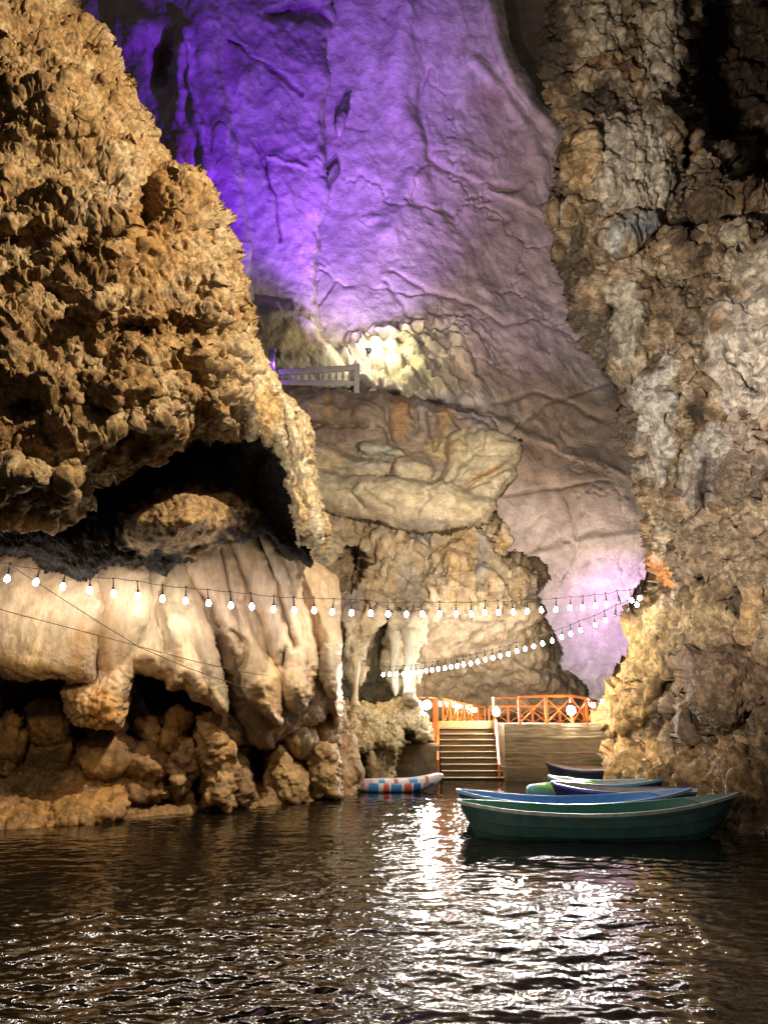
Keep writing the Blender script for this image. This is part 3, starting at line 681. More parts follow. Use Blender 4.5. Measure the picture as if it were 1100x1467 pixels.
# ---- F: far cave walls ----------------------------------------------------
def dispF(p, px, py, ly):
    q = p+.5*np.stack([perlin(p/2.5, 1), perlin(p/2.5, 2), perlin(p/2.5, 3)], -1)
    crease = ridged(np.stack([q[:, 0]*1.0+q[:, 2]*.55, q[:, 1], q[:, 2]*.9-q[:, 0]*.4], -1)/np.array([2.6, 2.6, 6], np.float32), 3, 5)
    c2 = ridged(np.stack([q[:, 0]-q[:, 2]*.5, q[:, 1], q[:, 2]*.6], -1)/1.9, 3, 8)
    low = sst(445, 490, py+.12*(px-560))*sst(620, 540, py)*sst(470, 500, px)*sst(720, 640, px)
    dq = np.stack([(p[:, 0]*.8+p[:, 2]*.6)/1.0, p[:, 1]/1.2, (p[:, 2]*.8-p[:, 0]*.6)/2.4], -1)+.25*fbm(p/.8, 3, 91)[:, None]
    f1, f2 = worley(dq, 4)
    crag = (1-f1)*.6+.35*sst(0, .25, f2-f1)+fbm(p/.9, 5, 9, .6)*.6+np.tanh(3*fbm(dq*1.3, 3, 29))*.4
    k1, k2 = worley(q/np.array([4.5, 4.5, 6], np.float32)+.25*fbm(p/1.2, 4, 33)[:, None], 31)
    crack = -.22*(1-sst(0, .035, k2-k1))*sst(-.1, .25, fbm(p/6, 2, 35))
    wr = ridged(np.stack([q[:, 0]*.9+q[:, 2]*.5, q[:, 1], q[:, 2]-q[:, 0]*.5], -1)/np.array([1.1, 1.1, 2.4], np.float32), 4, 18, .6)
    lowface = sst(540, 640, py)*sst(690, 740, px)
    return fbm(p/4, 4, 2)*.45+crease*.07*(1-lowface*.7)+c2*.05+wr*.075*(1-.3*lowface)+.07*(sst(.46, .54, .5+.8*fbm(q/np.array([3.5, 3.5, 5], np.float32), 4, 61, .55))-.5)+crack+fbm(p/.8, 6, 7, .65)*.10+low*crag*.9
def colF(p, px, py, ly):
    c = tones(p, [(.46, .38, .35), (.53, .46, .42), (.58, .51, .47), (.50, .42, .37)], (5, 5, 9), 4)
    c = patches(c, px, py, [(820, 640, 130, 110, 0, (.40, .31, .24), .8), (760, 560, 80, 50, 0, (.42, .33, .26), .8), (700, 300, 90, 180, 20, (.48, .39, .37), .6), (700, 140, 40, 30, 30, (.36, .25, .2), .6),
        (655, 960, 140, 60, 0, (.45, .36, .28), .5), (600, 500, 90, 40, 0, (.54, .48, .32), .7), (620, 550, 90, 25, 0, (.50, .44, .28), .7), (690, 530, 50, 40, 0, (.44, .36, .28), .7)], 24, 40)
    return c
F_right = [(430, -90), (714, -90), (719, 0), (726, 40), (735, 70), (748, 95), (760, 115), (771, 142), (786, 152), (800, 165), (815, 185), (840, 260), (860, 500), (960, 700), (975, 1060), (560, 1060), (470, 800), (430, 560)]
relief("cave_wall", [
    L(F_right, [(460, -40, 36), (470, 200, 38.5), (470, 450, 38.5), (600, 0, 36.5), (600, 300, 39.5), (560, 480, 38.0), (700, 200, 40), (790, 400, 41), (620, 560, 36.5), (720, 560, 37.5), (850, 620, 39.5), (800, 780, 39), (900, 760, 38), (850, 880, 41), (900, 960, 41.5), (700, 900, 41), (650, 1000, 40)], R=20, B=1.5,
      feats=[groove([(610, 100), (600, 170), (615, 230), (650, 250), (740, 270)], 5, .3), groove([(680, 90), (720, 130), (760, 190), (790, 300)], 6, -.25), groove([(700, 0), (712, 60), (735, 120), (790, 185)], 7, -.5), groove([(560, 390), (610, 420), (680, 440), (720, 470), (760, 460)], 3, .35),
        groove([(550, 405), (600, 470), (610, 500), (700, 520)], 3, .3), groove([(600, 250), (640, 330), (700, 420)], 10, -.2), groove([(660, 240), (730, 280), (800, 320)], 5, -.2), groove([(580, 0), (570, 100), (600, 240), (560, 330)], 16, -.5),
        groove([(700, 640), (780, 580), (850, 560), (880, 545)], 3, .25), groove([(700, 600), (800, 640), (900, 680)], 6, -.2), groove([(710, 710), (800, 700), (870, 690)], 3, .18), groove([(800, 700), (830, 780), (800, 830)], 3, .2), groove([(700, 580), (760, 560), (860, 600)], 4, .2),
        groove([(760, 800), (850, 775), (935, 765)], 5, -.25), blob(860, 690, 90, 70, .5), blob(760, 660, 60, 60, .4), blob(500, 480, 50, 40, -.6), blob(528, 485, 26, 30, -.5), cut([(500, 520), (560, 530), (620, 545), (690, 560), (690, 660), (480, 660), (480, 520)], -.4, 40), cut([(740, 890), (980, 850), (980, 1060), (740, 1060)], .6, 60)]),
  ], 1.9, dispF, colF, M_far, warp=((90, 5), (25, 2.5)), back=4, seed=25, kind='structure',
  label="towering smooth far cave wall washed in violet light with a pale lit niche", cat="cave wall")
def dispG(p, px, py, ly):
    q = p+.6*np.stack([perlin(p/3, 1), perlin(p/3, 2), perlin(p/3, 3)], -1)
    return fbm(p/3.5, 4, 12)*.5+ridged(q/np.array([2.5, 2.5, 7], np.float32), 3, 15)*.09+.14*(sst(.46, .54, .5+.8*fbm(q/np.array([3, 3, 5], np.float32), 4, 63, .6))-.5)*.6+fbm(p/.8, 6, 65, .65)*.08+fbm(p/.5, 4, 17)*.04
def colG(p, px, py, ly):
    c = tones(p, [(.40, .33, .30), (.48, .41, .38), (.52, .45, .42)], (4, 4, 7), 14)
    return patches(c, px, py, [(250, 210, 30, 40, 0, (.46, .30, .24), .8), (410, 490, 60, 40, 0, (.36, .27, .17), .8), (500, 150, 8, 40, 15, (.12, .11, .10), .9), (478, 255, 8, 28, 25, (.12, .11, .10), .9)], 34, 30)
relief("cave_wall", [
    L([(100, -90), (300, -90), (312, -20), (316, 60), (322, 130), (335, 180), (345, 240), (352, 300), (360, 420), (385, 520), (400, 580), (250, 580), (150, 400), (90, 100)], [(130, 0, 32.4), (240, 100, 31.6), (250, 300, 33), (316, 100, 30.4), (350, 400, 32.4)], R=40, B=1.6,
      feats=[blob(240, 100, 34, 60, -1.6, 10), blob(190, 40, 50, 40, .9), groove([(265, 40), (272, 130), (300, 250)], 6, -.5), blob(260, 200, 40, 60, .6)]),
    L([(250, -90), (500, -90), (485, -40), (472, 0), (476, 30), (468, 60), (470, 100), (466, 150), (464, 230), (466, 262), (462, 300), (457, 350), (455, 400), (452, 440), (462, 470), (478, 492), (496, 515), (510, 530), (500, 560), (380, 580), (250, 560)],
      [(320, 0, 31), (320, 300, 33.5), (400, 100, 33.2), (465, 0, 33.6), (465, 300, 36), (400, 400, 35.4), (480, 520, 36.5), (360, 520, 34)], R=10, B=1.0,
      feats=[groove([(328, 58), (352, 72), (366, 88), (400, 108), (432, 132)], 2.6, .4), groove([(366, 205), (380, 240), (392, 285), (400, 340)], 2.8, .5), groove([(380, 220), (410, 232), (436, 240)], 2.5, -.15), blob(350, 110, 26, 60, .5), groove([(390, 20), (440, 10), (468, 30)], 8, .8),
             cut([(340, 430), (420, 440), (455, 455), (475, 500), (510, 535), (500, 580), (340, 580)], -1.4, 20), groove([(455, 450), (470, 480), (490, 505)], 6, .6)]),
    L([(508, 118), (500, 150), (492, 185), (484, 200), (478, 185), (482, 150), (495, 125)], [(490, 160, 37.6)], R=9, B=.8),
    L([(487, 225), (485, 245), (472, 265), (463, 285), (462, 260), (472, 238)], [(475, 250, 38)], R=8, B=.8),
  ], 1.8, dispG, colG, M_far, warp=((80, 5), (22, 3), (8, 1)), back=6, seed=28, kind='structure',
  label="violet lit upright rock slab with dark cracks beside the shaggy overhang", cat="cave wall")
relief("cave_wall", [L([(640, -160), (900, -160), (900, 420), (760, 420), (640, 200)], [(700, 0, 52), (850, 200, 50)], R=10, B=.5)], 5, lambda p, px, py, ly: fbm(p/4, 4, 3)*.8,
  lambda p, px, py, ly: tones(p, [(.30, .22, .16), (.38, .29, .22)], 5, 2), M_far, back=2, seed=30, kind='structure', label="dim brown rock face glimpsed behind the violet wall at the top", cat="cave wall")

# ---- H: the right wall -----------------------------------------------------
def dispH(p, px, py, ly):
    lowlit = sst(820, 900, py)
    big = fbm(p/1.5, 3, 3)*.5
    q = p+.18*np.stack([perlin(p/.9, 41), perlin(p/.9, 42), perlin(p/.9, 43)], -1)
    g1, g2 = worley(q/.3, 9)
    h1, h2 = worley(p/.13, 12)
    coarse = .55*fbm(q/np.array([1.0, 1.0, 1.5], np.float32), 3, 14)+.22*ridged(q/1.2, 3, 16)
    por = fbm(q/.42, 6, 48, .68)
    rough = por*.42+.05*np.clip(1-h1, 0, 1)-.40*sst(.12, .5, fbm(q/.6, 5, 50, .62))
    # smooth grey slabs
    sl = np.clip(sst(.0, .3, 1-np.hypot((px-1065)/70, (py-500)/110)+.3*n2(px, py, 40, 3))+sst(0, .3, 1-np.hypot((px-895)/26, (py-490)/90)+.4*n2(px, py, 30, 5))
        + sst(0, .3, 1-np.hypot((px-945)/22, (py-640)/90)+.4*n2(px, py, 30, 6)), 0, 1)
    slab = fbm(p/np.array([.7, .7, 1.4], np.float32), 4, 19)*.25
    st = fbm(p/np.array([.4, .4, .9], np.float32), 6, 23, .62)*.26+.04*(1-h1)
    r = rough*(1-sl)+slab*sl*.8
    lump = (ly >= 1) & (ly <= 5)
    wr = fbm(q/np.array([.3, .3, .5], np.float32), 5, 26, .6)*.26+np.abs(perlin(q/np.array([.22, .22, .4], np.float32), 27))*.10
    r = np.where(lump, wr, r)
    stub = .05*(1-worley(p/.085, 33)[0])+fbm(p/.25, 5, 34, .65)*.16
    r = r*(1-lowlit)+(st*1.1+.25*rough)*lowlit
    slb = ly >= 14
    r = np.where(ly == 13, r*.85, r)
    form = (ly >= 6) & (ly <= 11)
    sm = fbm(q/np.array([.55, .55, .8], np.float32), 6, 81, .56)*.26+.03*(1-h1)-.10*sst(.2, .5, fbm(q/.5, 4, 83))
    sm = np.where(ly == 11, sm*.6+fbm(q/np.array([.16, .16, .4], np.float32), 4, 85, .65)*.22, sm)
    return (np.where((ly == 12) | slb, .3*coarse, np.where(form, .3*big+.25*coarse, big*.8+coarse*np.where(lump, .4, 1-.5*sl))), np.where(ly == 12, stub, np.where(form, sm, np.where(slb & (ly > 13), slab*.30+.03*r+.02*fbm(p/.15, 4, 95, .6), r))))
def colH(p, px, py, ly):
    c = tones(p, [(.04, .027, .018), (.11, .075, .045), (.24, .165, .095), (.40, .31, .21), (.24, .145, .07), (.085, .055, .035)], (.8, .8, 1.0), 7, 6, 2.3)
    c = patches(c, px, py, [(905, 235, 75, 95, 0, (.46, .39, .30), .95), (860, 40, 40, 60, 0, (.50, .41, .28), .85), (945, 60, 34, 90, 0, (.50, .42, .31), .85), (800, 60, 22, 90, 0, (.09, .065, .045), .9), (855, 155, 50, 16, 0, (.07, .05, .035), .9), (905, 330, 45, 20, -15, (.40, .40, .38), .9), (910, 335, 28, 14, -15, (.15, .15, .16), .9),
        (835, 240, 20, 70, 0, (.42, .28, .12), .7), (1050, 110, 95, 150, 0, (.055, .036, .022), .97), (1010, 300, 60, 60, 0, (.10, .065, .04), .9), (1090, 490, 95, 150, 10, (.52, .45, .37), 1.0), (1070, 380, 30, 60, 0, (.46, .39, .28), .8), (893, 480, 28, 90, 5, (.44, .39, .30), .9), (947, 610, 26, 110, 5, (.50, .46, .40), .9), (930, 570, 20, 60, 0, (.54, .50, .45), .8),  # upper right recess: its shade is put into the dark clay colour
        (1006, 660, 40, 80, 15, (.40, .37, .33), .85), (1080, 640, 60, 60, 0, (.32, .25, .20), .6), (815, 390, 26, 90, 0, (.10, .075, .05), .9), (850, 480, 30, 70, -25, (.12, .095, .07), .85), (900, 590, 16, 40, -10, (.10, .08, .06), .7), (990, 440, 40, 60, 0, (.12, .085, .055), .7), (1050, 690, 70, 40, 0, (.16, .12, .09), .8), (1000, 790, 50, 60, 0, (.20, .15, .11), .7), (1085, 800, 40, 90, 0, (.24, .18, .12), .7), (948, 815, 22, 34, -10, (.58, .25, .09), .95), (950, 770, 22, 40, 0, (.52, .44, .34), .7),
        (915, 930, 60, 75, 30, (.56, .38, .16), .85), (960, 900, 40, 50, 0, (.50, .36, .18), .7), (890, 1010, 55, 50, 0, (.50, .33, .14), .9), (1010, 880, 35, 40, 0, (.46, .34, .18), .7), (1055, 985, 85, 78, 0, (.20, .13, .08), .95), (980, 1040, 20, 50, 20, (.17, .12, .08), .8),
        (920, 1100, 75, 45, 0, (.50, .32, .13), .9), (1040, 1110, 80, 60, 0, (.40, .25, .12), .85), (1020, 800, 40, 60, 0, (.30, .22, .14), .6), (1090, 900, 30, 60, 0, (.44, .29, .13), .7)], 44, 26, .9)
    return c
H_main = [(790, -90), (786, 0), (789, 40), (785, 62), (780, 100), (784, 125), (792, 145), (803, 168), (813, 186), (806, 212), (800, 240), (790, 272), (783, 292), (780, 312), (788, 322), (795, 335), (793, 355), (797, 372), (806, 392), (813, 412), (812, 435), (817, 455), (830, 478), (838, 495), (850, 506), (866, 528), (880, 548), (892, 562), (901, 580),
    (894, 600), (893, 620), (908, 640), (912, 662), (914, 690), (928, 708), (931, 740), (927, 775), (933, 800), (936, 828), (934, 850), (922, 862), (912, 872), (900, 888), (893, 897), (895, 915), (902, 930), (907, 950), (896, 968), (884, 980), (872, 990), (863, 1003), (857, 1028), (862, 1050), (876, 1064), (868, 1078), (864, 1092), (868, 1105), (880, 1120), (900, 1135), (960, 1160), (1000, 1180), (1060, 1215), (1190, 1240), (1190, -90)]
relief("rock_wall", [
    L(H_main, [(800, 0, 17.2), (820, 300, 16.6), (850, 480, 17.4), (920, 650, 18.4), (930, 740, 19), (900, 200, 16), (1000, 300, 16.4), (1080, 100, 17.5), (1080, 500, 14.2), (1000, 700, 16), (930, 830, 19.2), (885, 920, 20.6), (862, 1030, 22), (940, 1000, 18.6), (1000, 1000, 16.4), (1080, 800, 14), (1080, 1190, 12.5), (1000, 1160, 14.4), (890, 1110, 20), (1190, 1200, 11.5), (1190, 600, 12.5)], R=36, B=1.6,
      feats=[cut([(985, -90), (985, 60), (978, 110), (985, 160), (1000, 190), (1015, 215), (1045, 225), (1060, 270), (1080, 280), (1190, 260), (1190, -90)], 3.6, 24), blob(1050, 150, 60, 90, .5), blob(1090, 40, 24, 45, 1.4),
        groove([(960, 150), (980, 260), (990, 330)], 14, .9), groove([(820, 140), (860, 150), (890, 160)], 9, .9), groove([(950, 300), (975, 330)], 8, .6), blob(840, 230, 24, 80, .4), blob(905, 490, 34, 90, .5, 5), groove([(880, 340), (870, 420), (890, 520), (930, 560)], 8, .4),
        cut([(1020, 420), (1050, 350), (1100, 330), (1190, 330), (1190, 640), (1100, 620), (1050, 560), (1010, 500)], -.7, 24), groove([(1040, 470), (1060, 430), (1110, 390)], 5, .4), groove([(1080, 560), (1055, 530), (1040, 500)], 5, .3), blob(945, 620, 22, 110, .55, 8), blob(1020, 600, 60, 60, .5), blob(1010, 780, 60, 60, .6), blob(1080, 720, 60, 80, .5),
        groove([(970, 560), (985, 640), (960, 740)], 10, .5), groove([(1000, 830), (1060, 870), (1100, 860)], 9, .7), blob(950, 815, 24, 34, .3), groove([(930, 860), (975, 830), (985, 800)], 6, .5), groove([(920, 1000), (960, 980), (985, 950)], 8, .5), blob(930, 940, 60, 40, .8, -40), blob(905, 1020, 45, 34, 1.0, -20),
        cut([(858, 1040), (905, 1040), (930, 1060), (905, 1072), (872, 1068)], .8, 14), blob(925, 1105, 70, 40, 1.0, -10), cut([(965, 1000), (990, 980), (995, 1060), (975, 1075), (960, 1050)], .9, 10), blob(1050, 1120, 70, 60, .6)]),
    L(ell(908, 232, 68, 92, 5), [(908, 232, 15.7)], R=50, B=.9),
    L(ell(850, 30, 52, 75), [(850, 30, 16.3)], R=36, B=.8),
    L(ell(948, 50, 32, 100), [(948, 50, 16.3)], R=28, B=.8),
    L(ell(900, 330, 48, 26, -18), [(900, 330, 15.6)], R=20, B=.6),
    L(ell(945, 185, 30, 60, 0), [(945, 185, 15.7)], R=24, B=.6),
    L([(896, 898), (914, 874), (935, 850), (962, 862), (985, 895), (978, 938), (935, 962), (910, 955), (899, 925)], [(890, 910, 20.2), (975, 900, 18.0)], R=34, B=1.1),
    L([(864, 1004), (876, 990), (892, 976), (908, 962), (928, 978), (926, 1012), (905, 1045), (880, 1058), (864, 1050)], [(862, 1020, 21.4), (920, 1000, 19.6)], R=24, B=1.1, feats=[groove([(880, 1000), (905, 985), (925, 985)], 4, .2)]),
    L([(915, 975), (945, 955), (975, 945), (995, 955), (985, 985), (965, 1010), (940, 1030), (918, 1040), (905, 1030)], [(930, 1000, 19.0), (980, 960, 17.4)], R=22, B=.9, feats=[groove([(925, 1015), (950, 985), (985, 965)], 4, .25), groove([(935, 1030), (965, 1000), (985, 980)], 3, -.2)]),
    L([(866, 1094), (878, 1078), (905, 1068), (935, 1058), (968, 1066), (992, 1090), (1000, 1130), (985, 1165), (930, 1150), (890, 1130), (872, 1112)], [(880, 1100, 20.0), (980, 1110, 16.8), (960, 1150, 16.6)], R=34, B=1.3, feats=[groove([(890, 1110), (930, 1100), (975, 1108)], 6, .25), blob(930, 1085, 40, 16, .3)]),
    L([(962, 1020), (978, 992), (996, 984), (1008, 1000), (1010, 1050), (994, 1072), (972, 1062)], [(985, 1030, 15.4)], R=18, B=.8),
    L([(985, 1070), (1030, 1055), (1100, 1060), (1190, 1060), (1190, 1235), (1060, 1215), (1005, 1185), (990, 1140)], [(1000, 1100, 15.6), (1080, 1080, 13.6), (1060, 1200, 13.4), (1180, 1150, 11.6)], R=40, B=1.3, feats=[groove([(1040, 1070), (1030, 1120), (1050, 1190)], 8, .25), blob(1080, 1120, 40, 50, .4)]),
    L(ell(1062, 985, 84, 66, -8), [(1062, 985, 13.5)], R=50, B=1.5, warp=.5),
    L([(790, -90), (786, 0), (789, 40), (785, 62), (780, 100), (784, 125), (792, 145), (803, 168), (813, 186), (806, 212), (800, 240), (790, 272), (783, 292), (780, 312), (790, 324), (815, 330), (850, 345), (890, 362), (930, 356), (960, 342), (985, 318), (990, 270), (978, 215), (985, 160), (978, 110), (985, 60), (985, -90)], [(820, 0, 16.9), (900, 200, 16.1), (820, 300, 16.2), (960, 300, 16.3), (960, 0, 17.0)], R=44, B=1.4),
    L([(1012, 440), (1030, 400), (1060, 362), (1110, 330), (1190, 330), (1190, 650), (1120, 632), (1080, 600), (1050, 560), (1020, 510)], [(1030, 450, 14.6), (1080, 380, 14.0), (1100, 600, 13.9), (1180, 500, 12.6)], R=26, B=.8, feats=[groove([(1030, 490), (1060, 440), (1110, 395), (1150, 380)], 4, .3), groove([(1085, 590), (1060, 545), (1050, 505)], 4, .25), blob(1090, 430, 40, 40, .3), blob(1070, 520, 30, 40, .25)]),
    L([(922, 540), (938, 505), (958, 500), (962, 560), (968, 600), (970, 650), (956, 700), (940, 690), (926, 640), (930, 590)], [(940, 600, 17.4)], R=16, B=.7, feats=[groove([(945, 510), (950, 600), (955, 690)], 4, .2)]),
    L([(868, 440), (885, 405), (905, 400), (918, 440), (915, 500), (908, 545), (888, 560), (872, 520)], [(892, 480, 16.9)], R=20, B=.7),
    L([(990, 600), (1010, 570), (1040, 600), (1030, 660), (1015, 720), (985, 740), (970, 700), (980, 650)], [(1005, 660, 15.4)], R=24, B=.8),
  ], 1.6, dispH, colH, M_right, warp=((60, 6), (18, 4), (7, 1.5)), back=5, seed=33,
  label="rugged crusted rock wall filling the right side down to the boats", cat="rock wall")
# ================================================================== WATER
def build_water():
    rows = 860
    Yr = 2.2*np.exp(np.linspace(0, math.log(30/2.2), rows))
    Yr = np.concatenate([[0.0, .8, 1.6], Yr, [34, 40, 50]])
    u = np.concatenate([[-9, -5, -3, -1.8, -1.2], np.linspace(-.66, .66, 860), [1.2, 1.8, 3, 5, 9]])
    U, Y = np.meshgrid(u, Yr); X = U*np.maximum(Y, 3.0)
    def wave(X, Y, lx, ly, a, ang, seed):
        c, s = math.cos(ang), math.sin(ang)
        q = np.stack([(X*c+Y*s)/lx, (-X*s+Y*c)/ly, np.full_like(X, seed*1.37)], -1)
        return a*perlin(q, seed)
    Zw = wave(X, Y, .75, .44, .0175, .08, 1)+wave(X, Y, .33, .205, .0148, -.12, 2)+wave(X, Y, .16, .105, .0098, .15, 3)+wave(X, Y, .085, .06, .0052, -.1, 4)
    calm = .55+.45*np.clip(fbm(np.stack([X/3, Y/3, X*0], -1), 2, 7)*1.5+.5, 0, 1)
    left = 1-.35*sst(-.5, -4, X)*sst(6, 11, Y)
    Zw = Zw*calm*left
    V = np.stack([X, Y, Zw], -1).reshape(-1, 3)
    h, w = X.shape; i = np.arange(h*w).reshape(h, w)
    q = np.stack([i[:-1, :-1].ravel(), i[:-1, 1:].ravel(), i[1:, 1:].ravel(), i[1:, :-1].ravel()], 1)
    m, nt, b = NT("dark_water"); N = nt.nodes.new; K = nt.links.new
    b.inputs['Base Color'].default_value = (.010, .008, .005, 1); b.inputs['Roughness'].default_value = .035; b.inputs['IOR'].default_value = 1.33
    b.inputs['Specular IOR Level'].default_value = .5
    tc = N('ShaderNodeTexCoord'); mp = N('ShaderNodeMapping'); mp.inputs['Scale'].default_value = (1, 1.5, 1); K(tc.outputs['Object'], mp.inputs[0])
    n1 = N('ShaderNodeTexNoise'); n1.inputs['Scale'].default_value = 22; n1.inputs['Detail'].default_value = 3; K(mp.outputs[0], n1.inputs[0])
    bp = N('ShaderNodeBump'); bp.inputs['Strength'].default_value = .12; bp.inputs['Distance'].default_value = .01; K(n1.outputs[0], bp.inputs['Height']); K(bp.outputs[0], b.inputs['Normal'])
    o = make_mesh("water", V, q, None, True, m, (0, 0, 0)); o['kind'] = 'structure'
    o['label'] = "dark rippled cave lake glittering with white lamp reflections"
build_water()
# lake bed below it all
bm = bmesh.new(); bmesh.ops.create_grid(bm, x_segments=2, y_segments=2, size=60)
tag(obj("lake_bed", bm, plain("lake_mud", (.05, .04, .025), .9), loc=(0, 30, -3.0)), "dark muddy bed of the lake", kind="structure")

# ================================================================== TERRACE
M_conc = rock_mat("old_concrete", bump=.35, bscale=4, fine=30, var=.28, rough=.85, spec=.15, stretch=(.6, 1, 1.6))
M_orange = plain("orange_paint", (.72, .19, .035), .45, .4, .12, 9, grime=(.35, .12, .04), grime_amt=.4)
M_plank = plain("tread_stone", (.30, .23, .14), .8, .2, .25, 8)
Zt = at(780, 1037, 22.6)[2]
def slab(name, x0, x1, y0, y1, z0, z1, tone, label=None, cat=None, kind=None, parent=None, seed=0, nx=60, nz=24, amp=.03):
    """a rough cast block: front and top faces finely divided and slightly uneven"""
    A = []
    xs = np.linspace(x0, x1, nx); zs = np.linspace(z0, z1, nz); ys = np.linspace(y0, y1, 8)
    g = np.array([[(x, y0, z) for x in xs] for z in zs]+[[(x, y, z1) for x in xs] for y in ys[1:]]+[[(x, y1, z) for x in xs] for z in (z1-.3, z0)], np.float32)
    h, w, _ = g.shape
    # rounded worn front edge
    p = g.reshape(-1, 3).copy()
    p[:, 1] += amp*1.4*fbm(p/.35, 4, seed)+amp*1.2*np.abs(perlin(p/np.array([.9, .9, .12], np.float32), seed+4))
    p[:, 2] += amp*.6*fbm(p/.5, 3, seed+2)
    i = np.arange(h*w).reshape(h, w)
    q = np.stack([i[:-1, :-1].ravel(), i[:-1, 1:].ravel(), i[1:, 1:].ravel(), i[1:, :-1].ravel()], 1)
    # end caps
    l = i[:, 0]; r = i[:, -1]
    c = tones(p, [tuple(v*.6 for v in tone), tone, tuple(v*1.2 for v in tone), tuple(v*.8 for v in tone)], (.9, .9, .35), seed, 5, 2)
    o = make_mesh(name, p, q, c, True, M_conc)
    bmx = bmesh.new(); bmx.from_mesh(o.data); bmx.verts.ensure_lookup_table()
    for col_ in (l, r):
        try: bmx.faces.new([bmx.verts[k] for k in col_])
        except ValueError: pass
    bmesh.ops.triangulate(bmx, faces=[f for f in bmx.faces if len(f.verts) > 4])
    bmesh.ops.recalc_face_normals(bmx, faces=bmx.faces)
    bmx.to_mesh(o.data); bmx.free()
    if parent:
        o.parent = parent; o.location = Vector(o.location)-parent.location
    return tag(o, label, cat, kind=kind)
xl, xr = at(718, 1037, 22.6)[0], at(905, 1037, 22.6)[0]
wr = empty("retaining_wall", ((xl+xr)/2, 22.6, -.3), "weathered concrete retaining wall in four courses right of the stairs", "retaining wall")
zc = [-.9, at(780, 1098, 22.3)[2], at(780, 1078, 22.4)[2], at(780, 1055, 22.5)[2], Zt]
for k in range(4):
    t_ = [(.17, .12, .065), (.21, .155, .085), (.25, .19, .11), (.31, .245, .145)][k]
    slab("course", xl-.0+.02*k, xr, 22.2+.11*k, 25.0+.05*k, zc[k]+(.003 if k else 0), zc[k+1], t_, parent=wr, seed=50+k, amp=.035)
xw0 = at(540, 1080, 22.9)[0]; xs0 = at(628, 1043, 24.3)[0]-.05
ztl = at(600, 1066, 23.0)[2]
slab("retaining_wall", xw0, xs0-.04, 22.9, 26.5, -.9, ztl, (.25, .19, .115), "low dark concrete wall left of the stairs, under the rock shelf", "retaining wall", seed=61, amp=.04)
# stairs
stair = empty("staircase", (at(672, 1110, 22.9)[0], 22.9, -.2), "wide concrete staircase rising from the water to the terrace", "staircase")
xsr = at(714, 1043, 24.0)[0]
n_st = 9
ytop, ybot = 24.4, 22.45
ztop = at(670, 1043, ytop)[2]; zb = at(670, 1114, ybot)[2]
for k in range(n_st):
    f = k/(n_st-1)
    y0 = ybot+(ytop-ybot)*f; z1 = zb+(ztop-zb)*f
    hw0 = xs0+.01; hw1 = xsr-.01
    tread = slab("step", hw0, hw1, y0+.05, 25.6, z1-.24, z1-.035, (.12, .082, .046), parent=stair, seed=70+k, nx=26, nz=6, amp=.02)
    bm = bmesh.new(); b_box(bm, ((hw0+hw1)/2, y0+.16, z1-.012), (hw1-hw0-.01, .32, .030), bev=.012)
    n_ = obj("tread", bm, M_plank, stair); n_.location = -stair.location
# landing beam with bolts
bm = bmesh.new(); b_box(bm, ((xs0+xsr)/2, ytop+.12, ztop+.11), (xsr-xs0-.03, .2, .2), bev=.015)
lb = obj("landing_beam", bm, plain("warm_beam", (.50, .33, .14), .7, .2, .2, 6), stair); lb.location = -stair.location
# terrace floor
zf = Zt+.0
deck_l, deck_r = xs0-.35, xr+2
slab("terrace_floor", deck_l, deck_r, 25.08, 32, -.9, Zt-.01, (.38, .30, .19), "concrete terrace floor behind the railings", kind="structure", seed=80, nx=40, nz=8)
# orange railings ---------------------------------------------------------
def rail(label, posts, top, cross=True, w=.075, zbase=None, group=None):
    """posts: list of world (x,y,zbottom,ztop)"""
    r = empty("railing", (posts[0][0], posts[0][1], posts[0][2]), label, "railing", group)
    off = -Vector(r.location)
    for (x, y, z0, z1) in posts:
        bm = bmesh.new(); b_bar(bm, (x, y, z0), (x, y, z1), w, w)
        obj("post", bm, M_orange, r).location = off
    for (a, b) in zip(posts[:-1], posts[1:]):
        bm = bmesh.new(); b_bar(bm, (a[0], a[1], a[3]+.03), (b[0], b[1], b[3]+.03), .05, .07)
        obj("top_rail", bm, M_orange, r).location = off
        if cross:
            for s in (0, 1):
                e = .02 if s else -.02
                bm = bmesh.new()
                if s: b_bar(bm, (a[0], a[1]+e, a[2]+.04), (b[0], b[1]+e, b[3]-.02), .05, .03)
                else: b_bar(bm, (a[0], a[1]+e, a[3]-.02), (b[0], b[1]+e, b[2]+.04), .05, .03)
                obj("brace", bm, M_orange, r).location = off
    return r
def P_(px, Y, ytop_px, ybot_px):
    x, y, z1 = at(px, ytop_px, Y); z0 = at(px, ybot_px, Y)[2]; return (x, y, z0, z1)
fr = rail("front orange railing with big crossed braces along the terrace edge", [P_(743, 22.75, 1000, 1038), P_(781, 22.75, 999, 1038), P_(817.5, 22.75, 998.5, 1038), P_(839, 23.9, 1002, 1037), P_(854, 25.2, 1006, 1036)], 0)
